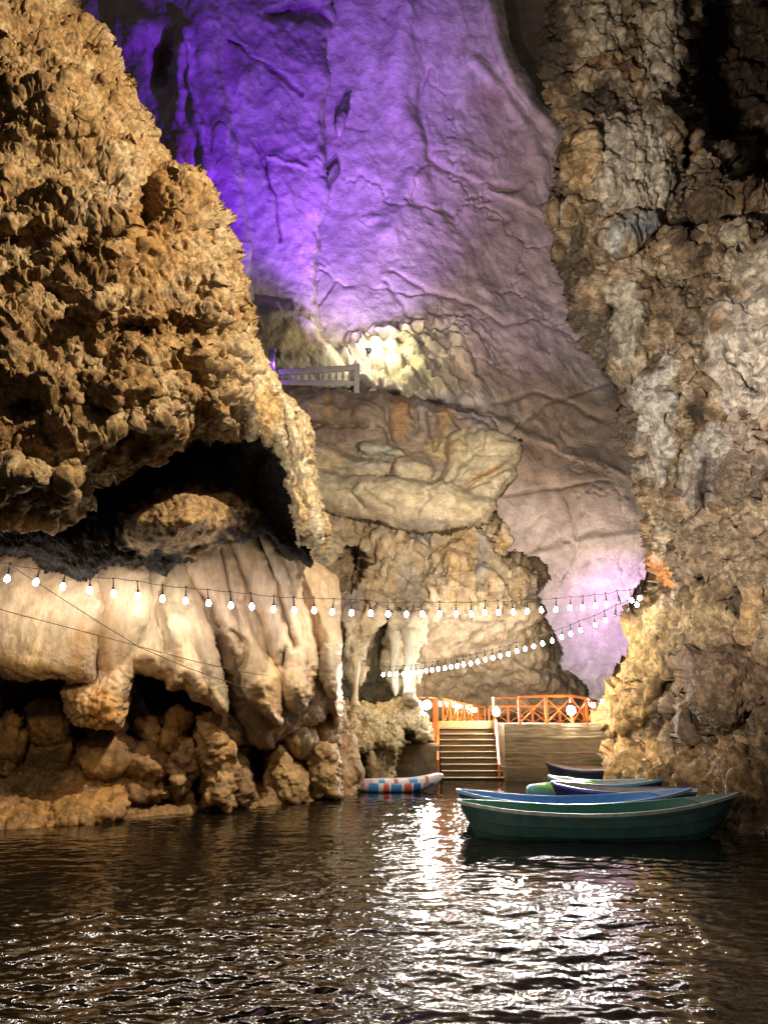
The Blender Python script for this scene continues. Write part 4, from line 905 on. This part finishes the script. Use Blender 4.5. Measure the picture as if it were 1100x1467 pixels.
# its left bay has no braces, only a thin rail back to the stair post
bm = bmesh.new(); a = at(707, 1000, 22.75); b = at(743, 1000, 22.75); b_bar(bm, a, b, .04, .05); obj("top_rail", bm, M_orange, fr).location = -fr.location
rr = rail("farther orange railing seen through the front one, with crossed braces", [P_(700, 27.5, 1014, 1037), P_(727, 27.5, 1013.5, 1037), P_(762, 27.5, 1013.5, 1037), P_(801, 27.5, 1013.5, 1037), P_(835, 27.5, 1014, 1037)], 0, w=.08)
lp = [P_(p, Y, t_, 1042 if i < 2 else 1041) for i, (p, Y, t_) in enumerate([(634, 24.6, 1003), (645, 25.1, 1005.5), (655, 25.6, 1008), (665, 26.1, 1010), (675, 26.6, 1012), (684, 27.1, 1013.5), (694, 27.5, 1014.5)])]
rail("orange railing with narrow crossed bays running back from the left stair post", lp, 0, w=.055)
# stair posts and handrails
hl = empty("handrail", at(624, 1090, 22.6), "tall orange post and sloping rail on the left of the stairs", "handrail")
bm = bmesh.new(); x, y, z = at(623, 1000, 23.9); b_bar(bm, (x, y, at(623, 1072, 23.9)[2]), (x, y, z), .16, .12); obj("post", bm, M_orange, hl).location = -hl.location
bm = bmesh.new(); b_bar(bm, at(627.5, 1042, 24.35), at(627, 1090, 22.45), .06, .07); b_bar(bm, at(627, 1090, 22.45), at(628, 1108, 22.42), .045, .045); obj("stringer", bm, M_orange, hl).location = -hl.location
bm = bmesh.new(); pts = [at(592, 1001, 23.4), at(604, 999.5, 23.5), at(616, 1000, 23.7), at(623, 1000, 23.88)]; b_path(bm, pts, .03, 8); obj("top_rail", bm, M_orange, hl, True).location = -hl.location
bm = bmesh.new(); pts = [at(593, 1003, 23.2), at(600, 1013, 23.2), at(609, 1028, 23.3), at(617, 1045, 23.4)]; b_path(bm, pts, .035, 8); obj("brace", bm, M_orange, hl, True).location = -hl.location
hr = empty("handrail", at(716, 1098, 22.5), "slim orange post and sloping rail on the right of the stairs", "handrail")
bm = bmesh.new(); b_bar(bm, at(709, 1050, 24.2), at(705.5, 999, 24.2), .07, .06); obj("post", bm, M_orange, hr).location = -hr.location
bm = bmesh.new(); b_bar(bm, at(709.5, 1030, 24.15), at(714.5, 1096, 22.4), .07, .06); b_bar(bm, at(714.5, 1096, 22.4), at(715.5, 1115, 22.38), .05, .05); obj("stringer", bm, M_orange, hr).location = -hr.location
# pale banner on the left railing
bmx = bmesh.new()
A0, A1, B0, B1 = at(627, 1001, 24.55), at(686, 1013, 27.0), at(627, 1012, 24.55), at(686, 1019.5, 27.0)
vs = []
for i in range(13):
    f = i/12
    for j in range(4):
        g = j/3
        p = Vector(A0).lerp(Vector(A1), f).lerp(Vector(B0).lerp(Vector(B1), f), g); p.x -= .09-.02*math.sin(f*14+g*2); vs.append(bmx.verts.new(p))
for i in range(12):
    for j in range(3):
        bmx.faces.new((vs[i*4+j], vs[i*4+j+1], vs[(i+1)*4+j+1], vs[(i+1)*4+j]))
bmesh.ops.solidify(bmx, geom=bmx.faces[:], thickness=.015)
bnr = obj("banner", bmx, plain("pale_lilac_sheet", (.62, .58, .72), .5, .3, .06), None, True)
tag(bnr, "pale lilac sheet hung along the top of the receding orange railing", "banner")

# ================================================================== LAMPS
M_glow = emit("lamp_glow", (1.0, .94, .86), 300)
M_bulbm = emit("bulb_glow", (1.0, .94, .88), 105)
M_black = plain("black_rubber", (.02, .02, .022), .5, .3)
M_dead = plain("unlit_bulb", (.08, .08, .09), .15, .6)
def globe(loc, r, label, m=M_glow, up=.12):
    e = empty("globe_lamp", loc, label, "lamp", "globe lamps around the terrace")
    bm = bmesh.new(); bmesh.ops.create_icosphere(bm, subdivisions=3, radius=r)
    for f in bm.faces:
        if f.calc_center_median().y > -r*.15: f.material_index = 1
    obj("bulb", bm, [m, M_black], e, True)
    bm = bmesh.new(); b_lathe(bm, [(r*.35, r*.9), (r*.55, r*1.0), (r*.55, r*1.5), (r*.2, r*1.7)], 12); obj("lamp_holder", bm, M_black, e, True)
    return e
globe(at(611.5, 1010, 23.0), .125, "round white lamp hanging beside the tall left stair post")
globe(at(710.5, 1020, 24.0), .115, "round white lamp on the slim right stair post")
globe(at(817.5, 1018, 22.55), .125, "brightest round lamp, on the front railing's third heavy post")
globe(at(849, 1010, 24.2), .07, "round white lamp at the railing's right end, against the rock")
globe(at(654.5, 1012, 25.5), .07, "small lamp on the middle of the lilac sheet", up=.05)
globe(at(679.5, 1017, 26.6), .07, "small lamp at the far end of the lilac sheet", up=.05)

def string_lights(name, label, pts, hang, r, mat, dead=()):
    """pts: (px,py,Y) of every bulb"""
    B = [Vector(at(*p)) for p in pts]
    root = empty(name, B[0], label, "string lights", "festoon strings across the water")
    off = -B[0]
    tops = [b+Vector((random.uniform(-.015, .015), random.uniform(-.01, .01), hang*random.uniform(.92, 1.08))) for b in B]
    path = []
    for i, t in enumerate(tops):
        path.append(t)
        if i+1 < len(tops):
            mid = (t+tops[i+1])/2; mid.z -= .012; path.append(mid)
    bm = bmesh.new(); b_path(bm, path, .0065, 6); obj("cable", bm, M_black, root, True).location = off
    bulb_me = None
    prof = [(.002, -r*1.25), (r*.55, -r*1.1), (r*.92, -r*.55), (r, 0), (r*.85, r*.5), (r*.5, r*1.0), (r*.36, r*1.35), (.01, r*1.4)]
    bm = bmesh.new(); b_lathe(bm, prof, 10); bl = obj("bulb", bm, mat, root, True); bl.location = (0, 0, 0)
    bm = bmesh.new(); b_lathe(bm, [(.02, r*1.3), (.026, r*1.3), (.026, r*2.1), (.014, r*2.3), (.007, hang), (.02, hang+.004), (.02, hang+.022), (.004, hang+.03)], 8); so = obj("socket", bm, M_black, bl, True)
    for i, b in enumerate(B):
        if i == 0: c = bl
        else:
            c = bl.copy(); COL.objects.link(c); c.parent = root
            s = so.copy(); COL.objects.link(s); s.parent = c
        c.location = b+off
        c.rotation_euler = (random.uniform(-.15, .15), random.uniform(-.15, .15), 0)
        if i in dead:
            c.data = dead_mesh(bl.data)
    return root
_dm = {}
def dead_mesh(me):
    if me.name not in _dm:
        d = me.copy(); d.materials.clear(); d.materials.append(M_dead); _dm[me.name] = d
    return _dm[me.name]
s1 = [(-28, 823), (11, 829), (52, 834), (90.5, 840.5), (129, 846), (163, 850), (198.5, 854), (233, 858), (266, 861), (299, 864.5), (331, 867.5), (361, 869), (391.6, 873), (421.6, 874.4), (450, 874.6), (476, 876.7), (503.6, 878), (531, 878.6), (556, 879.6), (582, 880), (605, 880), (629.4, 879.7), (653, 879.5), (674.8, 880), (694, 878), (714, 877.4), (735, 877), (755, 875.8), (775, 874), (796, 873), (816, 871), (834, 870), (853, 867.7), (868.6, 865.5), (887, 861), (904.5, 860), (916, 857)]
n = len(s1)
s1 = [(x, y, 12.4+(18.6-12.4)*(i/(n-1))) for i, (x, y) in enumerate(s1)]
string_lights("string_lights", "long festoon string of white bulbs sagging right across the cave", s1, .25, .046, M_bulbm, dead=(34,))
s2 = [(912, 866.5), (899, 874), (881, 880), (867, 888.7), (852, 895.5), (831, 903), (817, 908), (804, 913), (790.7, 917.8), (777, 922), (764, 926), (752, 929.5), (740, 933), (728, 937), (716.5, 939.7), (705.7, 942.8), (695, 945), (684, 948), (674, 950.5), (664, 952), (654.7, 954), (645.7, 955.5), (636.8, 957), (627.8, 958.6), (618.8, 959.8), (610.5, 961), (603, 962.5), (595.5, 963.6), (588, 964.5), (578, 965.5), (568, 966), (558, 966.3), (549, 966.5)]
n = len(s2)
s2 = [(x, y, 18.3+(22.3-18.3)*(i/(n-1))) for i, (x, y) in enumerate(s2)]
string_lights("string_lights", "shorter festoon string of small bulbs sloping down from the right wall to the dripstones", s2, .22, .044, M_bulbm, dead=(1, 2))
# two bare wires on the left
M_wire = plain("dull_wire", (.12, .10, .085), .5, .3)
def wire(px, label, r=.008):
    bm = bmesh.new(); P = [Vector(at(*p)) for p in px]
    pts = []
    for a, b in zip(P[:-1], P[1:]):
        for k in range(6): pts.append(a.lerp(b, k/6))
    pts.append(P[-1])
    b0 = pts[0].copy()
    for v in pts: v -= b0
    b_path(bm, pts, r, 5)
    tag(obj("wire", bm, M_wire, None, True, b0), label, "wire")
wire([(-30, 790, 12.2), (12, 808, 12.3), (70, 845, 12.5), (140, 890, 12.8), (200, 927, 13.2), (270, 957, 13.7), (350, 985, 14.5), (430, 1000, 16.5)], "dark bare wire slanting steeply down the flowstone from the festoon string")
wire([(-30, 864, 12.2), (30, 881, 12.4), (110, 902, 12.7), (200, 926, 13.0), (270, 945, 13.5), (350, 963, 14.3), (440, 975, 16.5)], "thin bare wire crossing the flowstone at a shallow slope", .007)
wire([(716, 1096, 22.3), (735, 1106, 22.0), (757, 1113, 21.9)], "thin slack mooring line running from the right stair rail to the water", .012)

# floodlight in the niche
M_flood = emit("flood_glow", (1.0, .95, .62), 160)
fl = empty("floodlight", at(528, 494, 36.6), "bright yellowish floodlight standing in the pale niche above the balcony", "lamp")
bm = bmesh.new(); bmesh.ops.create_icosphere(bm, subdivisions=2, radius=.16); obj("bulb", bm, M_flood, fl, True)
bm = bmesh.new(); b_lathe(bm, [(.1, -.15), (.16, -.2), (.16, -.4), (.05, -.55)], 14); obj("lamp_holder", bm, M_black, fl, True)

# ================================================================== BALCONY
M_bal = plain("pale_stone", (.27, .25, .24), .8, .2, .15, 6)
bal = empty("balustrade", at(455, 552, 25.9), "stone balustrade with little turned balusters on the cliff balcony", "balustrade")
off = -Vector(bal.location)
bL, bR = at(398, 534, 25.2), at(508, 527, 26.0)
cL, cR = at(398, 548, 25.2), at(508, 549, 26.0)
bm = bmesh.new(); b_bar(bm, bL, bR, .16, .20, .02); obj("top_rail", bm, M_bal, bal).location = off
bm = bmesh.new(); b_bar(bm, cL, cR, .10, .18, .02); obj("bottom_rail", bm, M_bal, bal).location = off
for k in range(11):
    f = (k+.6)/11.4
    t_ = Vector(bL).lerp(Vector(bR), f); b_ = Vector(cL).lerp(Vector(cR), f); h = t_.z-b_.z
    bm = bmesh.new(); b_lathe(bm, [(.05, 0), (.05, h*.12), (.03, h*.2), (.055, h*.42), (.035, h*.65), (.03, h*.8), (.05, h*.9), (.05, h)], 10); o = obj("baluster", bm, M_bal, bal, True); o.location = b_+off
bm = bmesh.new(); b_box(bm, (Vector(at(511, 522.5, 26.0))+Vector(at(511, 562, 26.0)))/2, (.2, .2, at(511, 522.5, 26)[2]-at(511, 562, 26)[2]), bev=.02); obj("post", bm, M_bal, bal).location = off
bm = bmesh.new(); a = Vector(at(388, 502, 24.6)); b = Vector(at(388, 545, 24.6)); h = a.z-b.z
b_box(bm, (0, 0, h/2), (.22, .22, h), bev=.02); b_box(bm, (0, 0, h+.02), (.27, .27, .05), bev=.015)
tag(obj("post", bm, M_bal, None, loc=b), "square white post standing at the left end of the balcony, beside the shaggy overhang", "post")

# ================================================================== BOATS
def boat(label, loc, yaw, Lg, beam, fb, m_out, m_in, m_rim, sheer_b=.30, sheer_s=.06, tf=.45, sw=.24, thwarts=(.3, .62), bow_deck=True, m_strake=None, draft=.14, rake=.22, m_far=None, group="rowing boats moored by the terrace", tf_h=1.0):
    """rowing boat along +x from stern (x=0) to bow (x=L); waterline z=0"""
    root = empty("rowing_boat", loc, label, "rowing boat", group, yaw)
    NS = 40
    def half(s):
        if s < sw: b = tf+(1-tf)*math.sin(math.pi/2*s/sw)**.9
        elif s < .5: b = 1.0
        else: b = max(.0, math.cos(math.pi/2*((s-.5)/.5)**1.25))**.85
        return max(.012, b*beam/2)
    def zg(s): return fb+sheer_b*max(0, (s-.35)/.65)**2.2+sheer_s*max(0, (.5-s)/.5)**2
    def zk(s): return -draft+(.30*fb+draft*.8)*max(0, (s-.72)/.28)**2.2+.5*draft*max(0, (.15-s)/.15)
    # section: list of (width factor, height factor from keel 0 to gunwale 1)
    sec = [(1.0, 1.0), (.985, .86), (.955, .855), (.93, .62), (.90, .60), (.80, .34), (.775, .32), (.55, .12), (.28, .03), (0, 0)]
    def pt(s, k, ins=0.0, side=1):
        w, h = sec[k]
        z0, z1 = zk(s), zg(s)
        z = z0+(z1-z0)*h
        x = s*Lg-rake*(1-h)*(max(0, (s-.8)/.2))*1.2+rake*(1-h)*max(0, (.12-s)/.12)*tf_h
        y = half(s)*w*side
        if ins:
            y = side*max(0, abs(y)-ins); z = z+ins*(1-h)*.8
        return (x, y, z)
    def shell(ins, ks, s0=0.0, s1=1.0):
        bm = bmesh.new(); rows = []
        for i in range(NS+1):
            s = s0+(s1-s0)*i/NS
            r = [bm.verts.new(pt(s, k, ins, 1)) for k in ks]
            l = [bm.verts.new(pt(s, k, ins, -1)) for k in ks if k != 9]
            rows.append(r+l[::-1])
        for A, B in zip(rows[:-1], rows[1:]):
            for j in range(len(A)-1): bm.faces.new((A[j], A[j+1], B[j+1], B[j]))
        bm.faces.new(rows[0]); bm.faces.new(rows[-1][::-1])
        bmesh.ops.remove_doubles(bm, verts=bm.verts, dist=.0008)
        return bm
    h_ = obj("hull", shell(0, list(range(10))), m_out, root)
    if m_strake:
        h_.data.materials.append(m_strake)
        for p in h_.data.polygons:
            if p.center.z < .0: pass
    inn = shell(.035, [0, 2, 3, 5, 7, 8, 9], .015, .985)
    # floor boards: flatten the bottom of the inner shell
    for v in inn.verts:
        if v.co.z < .06: v.co.z = .06
    obj("interior", inn, m_in, root)
    # rim
    for side in (1, -1):
        bm = bmesh.new(); rows = []
        for i in range(NS+1):
            s = i/NS
            x, y, z = pt(s, 0, 0, side); yi = side*max(0, abs(y)-.03); yo = y+side*.014
            rows.append([bm.verts.new((x, yo, z-.03)), bm.verts.new((x, yo, z+.018)), bm.verts.new((x, yi, z+.018)), bm.verts.new((x, yi, z-.03))])
        for A, B in zip(rows[:-1], rows[1:]):
            for j in range(4): bm.faces.new((A[j], A[(j+1) % 4], B[(j+1) % 4], B[j]))
        bm.faces.new(rows[0]); bm.faces.new(rows[-1][::-1])
        obj("gunwale", bm, m_rim if side < 0 else (m_far or m_rim), root)
    bm = bmesh.new(); zt = zg(0); w = half(0)
    b_box(bm, (.025, 0, zt-.004), (.07, 2*w+.03, .05), bev=.008); obj("transom_rim", bm, m_rim, root)
    for s in thwarts:
        w = half(s)-.04; bm = bmesh.new(); b_box(bm, (s*Lg, 0, zg(s)*.62), (.24, 2*w*.93, .035), bev=.008); obj("thwart", bm, m_in, root)
    if bow_deck:
        bm = bmesh.new(); S = [.84, .88, .92, .96, .99]; up = []
        for s in S:
            x, y, z = pt(s, 0); up.append((bm.verts.new((x, max(.004, y-.03), z+.012)), bm.verts.new((x, -max(.004, y-.03), z+.012))))
        for A, B in zip(up[:-1], up[1:]): bm.faces.new((A[0], A[1], B[1], B[0]))
        bmesh.ops.solidify(bm, geom=bm.faces[:], thickness=.03)
        obj("bow_deck", bm, m_in, root)
    return root
M_green = plain("dark_green_paint", (.040, .105, .095), .45, .4, .3, 5, grime=(.085, .085, .065), grime_amt=.65)
M_greenin = plain("green_inside", (.03, .17, .12), .45, .4, .2, 7, grime=(.12, .12, .08), grime_amt=.5)
M_palerim = plain("worn_pale_rim", (.36, .40, .32), .55, .3, .3, 10, grime=(.08, .13, .10), grime_amt=.6)
M_blue = plain("blue_paint", (.09, .32, .70), .4, .45, .15, 7, grime=(.1, .12, .14), grime_amt=.4)
M_bluerim = plain("light_blue_rim", (.26, .44, .68), .45, .4, .15, 9)
M_teal = plain("dark_teal_hull", (.02, .09, .095), .35, .5, .2, 7)
M_floor = plain("pale_floor", (.40, .38, .33), .7, .2, .2, 8, grime=(.2, .17, .12), grime_amt=.5)
M_navy = plain("navy_paint", (.022, .022, .09), .35, .5, .2, 7)
M_violet = plain("violet_rim", (.12, .13, .50), .4, .45, .15, 8)
M_sky = plain("sky_blue_paint", (.15, .48, .72), .4, .45, .12, 7)
M_black_h = plain("black_hull", (.012, .012, .02), .35, .5, .2, 7)
M_red = plain("dull_red_rim", (.35, .07, .06), .5, .3, .2, 8)
def place(px0, py0, z0, px1, py1, z1):
    a = Vector(atz(px0, py0, z0)); b = Vector(atz(px1, py1, z1)); d = b-a
    return a, math.atan2(d.y, d.x), math.hypot(d.x, d.y)
# foreground green boat
Yg = 12.35
aS = Vector(at(656, 1150, Yg)); aB = Vector(at(1056, 1139, Yg-.15))
boat("dark green rowing boat with worn pale rim, nearest of all in front", (aS.x, aS.y, 0), math.atan2(aB.y-aS.y, aB.x-aS.x), (aB-aS).length, 1.22, .36, M_green, M_greenin, M_palerim, sheer_b=.25, sheer_s=.13, tf=.22, m_far=M_greenin, thwarts=(.22, .6), draft=.12, rake=.28)
aS = Vector(at(655, 1138, 13.8)); aB = Vector(at(991, 1136, 13.75))
boat("bright blue rowing boat with pale floor lying right behind the dark green one", (aS.x, aS.y, 0), math.atan2(aB.y-aS.y, aB.x-aS.x), (aB-aS).length, 1.36, .34, M_teal, M_blue, M_bluerim, sheer_b=.20, sheer_s=.17, tf=.22, m_far=M_bluerim, thwarts=(.55,), draft=.12)
aS = Vector(at(790, 1131, 15.3)); aB = Vector(at(1042, 1137, 14.6))
boat("navy rowing boat with violet rim and whitish floor, third from the front", (aS.x, aS.y, 0), math.atan2(aB.y-aS.y, aB.x-aS.x), (aB-aS).length, 1.3, .40, M_navy, M_floor, M_violet, sheer_b=.06, sheer_s=.12, tf=.25, m_far=M_navy, thwarts=(.45,), draft=.12)
aS = Vector(at(786, 1123, 17.0)); aB = Vector(at(956, 1126, 16.6))
boat("sky blue rowing boat with dark rounded bow behind the navy one", (aS.x, aS.y, 0), math.atan2(aB.y-aS.y, aB.x-aS.x), (aB-aS).length, 1.15, .38, M_navy, M_floor, M_sky, sheer_b=.12, sheer_s=.12, tf=.3, thwarts=(.4,), draft=.1)
aS = Vector(at(783, 1106, 21.0)); aB = Vector(at(905, 1110, 20.4))
boat("black rowing boat with dull red stern edge moored against the terrace wall", (aS.x, aS.y, 0), math.atan2(aB.y-aS.y, aB.x-aS.x), (aB-aS).length, 1.1, .38, M_black_h, M_floor, M_navy, sheer_b=.06, sheer_s=.16, tf=.3, m_far=M_red, thwarts=(.5,), draft=.1)

# kayaks: swept oval sections
def kayak(label, loc, yaw, Lg, W, H, mats, matfn, bowup=.25, parts=(), group=None, sternup=.05, name="kayak"):
    root = empty(name, loc, label, "kayak", group, yaw)
    bm = bmesh.new(); NS, NR = 34, 16; rows = []
    for i in range(NS+1):
        s = i/NS; e = max(0.02, (1-abs(2*s-1)**3.2))**.6
        zc = H*.32+bowup*max(0, (s-.55)/.45)**2+sternup*max(0, (.3-s)/.3)**2
        row = []
        for k in range(NR):
            a = 2*math.pi*k/NR; ca, sa = math.cos(a), math.sin(a)
            y = W/2*e*math.copysign(abs(ca)**.7, ca); z = H/2*(e*.85+.15 if e > .1 else e)*math.copysign(abs(sa)**.8, sa)
            row.append(bm.verts.new((s*Lg, y, zc+z)))
        rows.append(row)
    for i, (A, B) in enumerate(zip(rows[:-1], rows[1:])):
        for k in range(NR):
            f = bm.faces.new((A[k], A[(k+1) % NR], B[(k+1) % NR], B[k])); f.material_index = matfn(i/NS, k/NR)
    bm.faces.new(rows[0]); bm.faces.new(rows[-1][::-1])
    obj("hull", bm, mats, root, True)
    return root
M_white = plain("white_vinyl", (.62, .62, .60), .4, .45, .1, 6, grime=(.35, .3, .22), grime_amt=.35)
# checker pattern of the vinyl kayak as a procedural paint
def check_mat():
    m, nt, b = NT("checked_vinyl"); N = nt.nodes.new; K = nt.links.new
    tc = N('ShaderNodeTexCoord'); sp = N('ShaderNodeSeparateXYZ'); K(tc.outputs['Object'], sp.inputs[0])
    dv = N('ShaderNodeMath'); dv.operation = 'DIVIDE'; dv.inputs[1].default_value = 2.4; K(sp.outputs[0], dv.inputs[0])
    def ramp(stops):
        cr = N('ShaderNodeValToRGB'); cr.color_ramp.interpolation = 'CONSTANT'; e = cr.color_ramp.elements
        e[0].position = 0; e[0].color = (*stops[0][1], 1); e[1].position = stops[1][0]; e[1].color = (*stops[1][1], 1)
        for p, c in stops[2:]:
            x = e.new(p); x.color = (*c, 1)
        K(dv.outputs[0], cr.inputs[0]); return cr.outputs[0]
    BL, RD, WH, PK, DB = (.05, .22, .58), (.58, .09, .07), (.60, .60, .60), (.44, .30, .40), (.03, .12, .42)
    lo = ramp([(0, BL), (.10, PK), (.20, BL), (.30, WH), (.345, RD), (.40, WH), (.42, BL), (.52, WH), (.55, RD), (.62, WH), (.64, DB), (.71, WH), (.74, PK), (.80, BL), (.86, WH)])
    hi = ramp([(0, WH), (.14, PK), (.24, WH), (.30, BL), (.36, WH), (.45, RD), (.49, WH), (.60, BL), (.68, WH), (.76, RD), (.79, WH)])
    gt = N('ShaderNodeMath'); gt.operation = 'GREATER_THAN'; gt.inputs[1].default_value = .205; K(sp.outputs[2], gt.inputs[0])
    mx = N('ShaderNodeMix'); mx.data_type = 'RGBA'; K(gt.outputs[0], mx.inputs[0]); K(lo, mx.inputs[6]); K(hi, mx.inputs[7])
    K(mx.outputs[2], b.inputs['Base Color']); b.inputs['Roughness'].default_value = .4
    return m
M_check = check_mat()
kS = Vector(at(497, 1126, 19.2)); kB = Vector(at(635, 1118, 19.4))
def kfn(s, k):
    if s < .05 or s > .86: return 0
    return 1 if (k < .22 or k > .80 or .28 < k < .70) else 0
kayak("white inflatable kayak with blue and red squares floating near the rock at left", (kS.x, kS.y, 0), math.atan2(kB.y-kS.y, kB.x-kS.x), (kB-kS).length, .78, .36, [M_white, M_check], kfn, bowup=.24)
M_cyan = plain("cyan_plastic", (.22, .52, .60), .35, .45, .1, 7)
M_lime = plain("lime_plastic", (.20, .62, .06), .4, .4, .1, 7)
kS = Vector(at(757, 1132, 16.3)); kd = Vector((.87, .5, 0))
kayak("cyan kayak with lime green deck poking out left of the navy boat", (kS.x, kS.y, 0.0), math.radians(38), 2.2, .72, .50, [M_cyan, M_lime, M_sky], lambda s, k: 1 if .10 < k < .40 and s > .04 else (2 if .55 < k < .98 and s > .25 else 0), bowup=.05, sternup=.12)

# ================================================================== LIGHT
def spot(name, loc, target, power, col, ang=60, blend=.6, r=.25):
    l = bpy.data.lights.new(name, 'SPOT'); l.energy = power; l.color = col; l.spot_size = math.radians(ang); l.spot_blend = blend; l.shadow_soft_size = r
    o = bpy.data.objects.new(name, l); COL.objects.link(o); o.location = loc
    o.rotation_euler = (Vector(target)-Vector(loc)).to_track_quat('-Z', 'Y').to_euler(); return o
def point(name, loc, power, col, r=.15):
    l = bpy.data.lights.new(name, 'POINT'); l.energy = power; l.color = col; l.shadow_soft_size = r
    o = bpy.data.objects.new(name, l); COL.objects.link(o); o.location = loc; return o
WARM = (1.0, .80, .55); NEUT = (1.0, .90, .78); VIO = (.22, .03, 1.0)
spot("warm_floodlight", (5.2, 7.6, 14.2), at(190, 400, 10.8), 9800, WARM, 92, .5, .14)
spot("warm_floodlight", (-4.3, 8.4, 3.9), at(60, 960, 13.2), 330, (1.0, .66, .30), 58, .9, .2)
spot("warm_floodlight", (0.6, 7.5, 5.6), at(300, 980, 14.8), 520, (1.0, .70, .40), 50, .9, .2)
spot("white_floodlight", (-1.6, 5.0, 3.6), at(960, 480, 15.5), 11500, NEUT, 84, .8, .4)
spot("white_floodlight", at(640, 985, 23.0), at(905, 950, 20), 2000, (1.0, .74, .40), 80, .8, .25)
spot("cliff_floodlight", (2.8, 11.0, 5.5), at(590, 720, 26), 9000, (1.0, .84, .64), 52, .9, .3)
spot("drip_floodlight", at(556, 1012, 17.6), at(535, 930, 23), 330, (1.0, .90, .72), 46, .8, .12)
spot("violet_floodlight", (-.6, 25.0, 15.0), at(415, 130, 33), 21000, VIO, 62, .8, .25)
spot("violet_floodlight", (-1.6, 30.0, 15.5), at(520, 290, 38.5), 17000, (.42, .17, 1.0), 54, 1.0, .3)
spot("pink_floodlight", (5.0, 22.0, 11.0), at(740, 280, 40), 7600, (.95, .62, .82), 56, 1.0, .5)
spot("far_floodlight", at(862, 955, 30.5), at(815, 640, 40), 2800, (1.0, .70, .50), 95, 1.0, .5)
spot("lilac_floodlight", at(930, 900, 35.5), at(885, 870, 41), 1700, (.70, .36, 1.0), 85, 1.0, .3)
point("chamber_lamp", at(848, 978, 36.5), 900, (1.0, .92, .92), .2)
spot("boat_fill", (-3.0, 3.2, 3.4), at(840, 1165, 12.6), 900, NEUT, 34, .9, .3)  # added fill for the boats from the camera side, no lamp stands here
point("violet_lamp", at(394, 522, 24.5), 30, (.30, .10, 1.0), .08)
point("terrace_fill", at(715, 985, 23.6), 560, (1.0, .86, .66), .12)  # fill added for the lower cliff, as the globes shine forward only
point("terrace_fill", at(600, 1006, 22.6), 40, (1.0, .86, .66), .12)  # fill added to brighten the rock shelf, close to the left globe
point("niche_lamp", at(536, 478, 34.9), 460, (1.0, .93, .55), .15)
for k, (px_, py_, Y_, P_w) in enumerate([(611.5, 1010, 22.8, 900), (710.5, 1020, 23.8, 900), (817.5, 1018, 22.3, 1500), (760, 1012, 26.5, 900), (849, 1012, 24.0, 500)]):
    spot("lake_floodlight", at(px_, py_, Y_), (at(px_, py_, Y_)[0]*.35, 5, -1.5), P_w, (.94, .96, 1.0), 44, .4, .11)
w = bpy.data.worlds.new("World"); sc.world = w; w.use_nodes = True
nt = w.node_tree; bg = nt.nodes['Background']; bg.inputs[0].default_value = (.62, .55, .50, 1); bg.inputs[1].default_value = .07
sc.view_settings.view_transform = 'Standard'; sc.view_settings.look = 'None'; sc.view_settings.exposure = 0.28; sc.view_settings.gamma = 1.0
sc.cycles.use_denoising = True
sc.cycles.max_bounces = 6; sc.cycles.diffuse_bounces = 3; sc.cycles.glossy_bounces = 4
sc.cycles.sample_clamp_indirect = 6.0
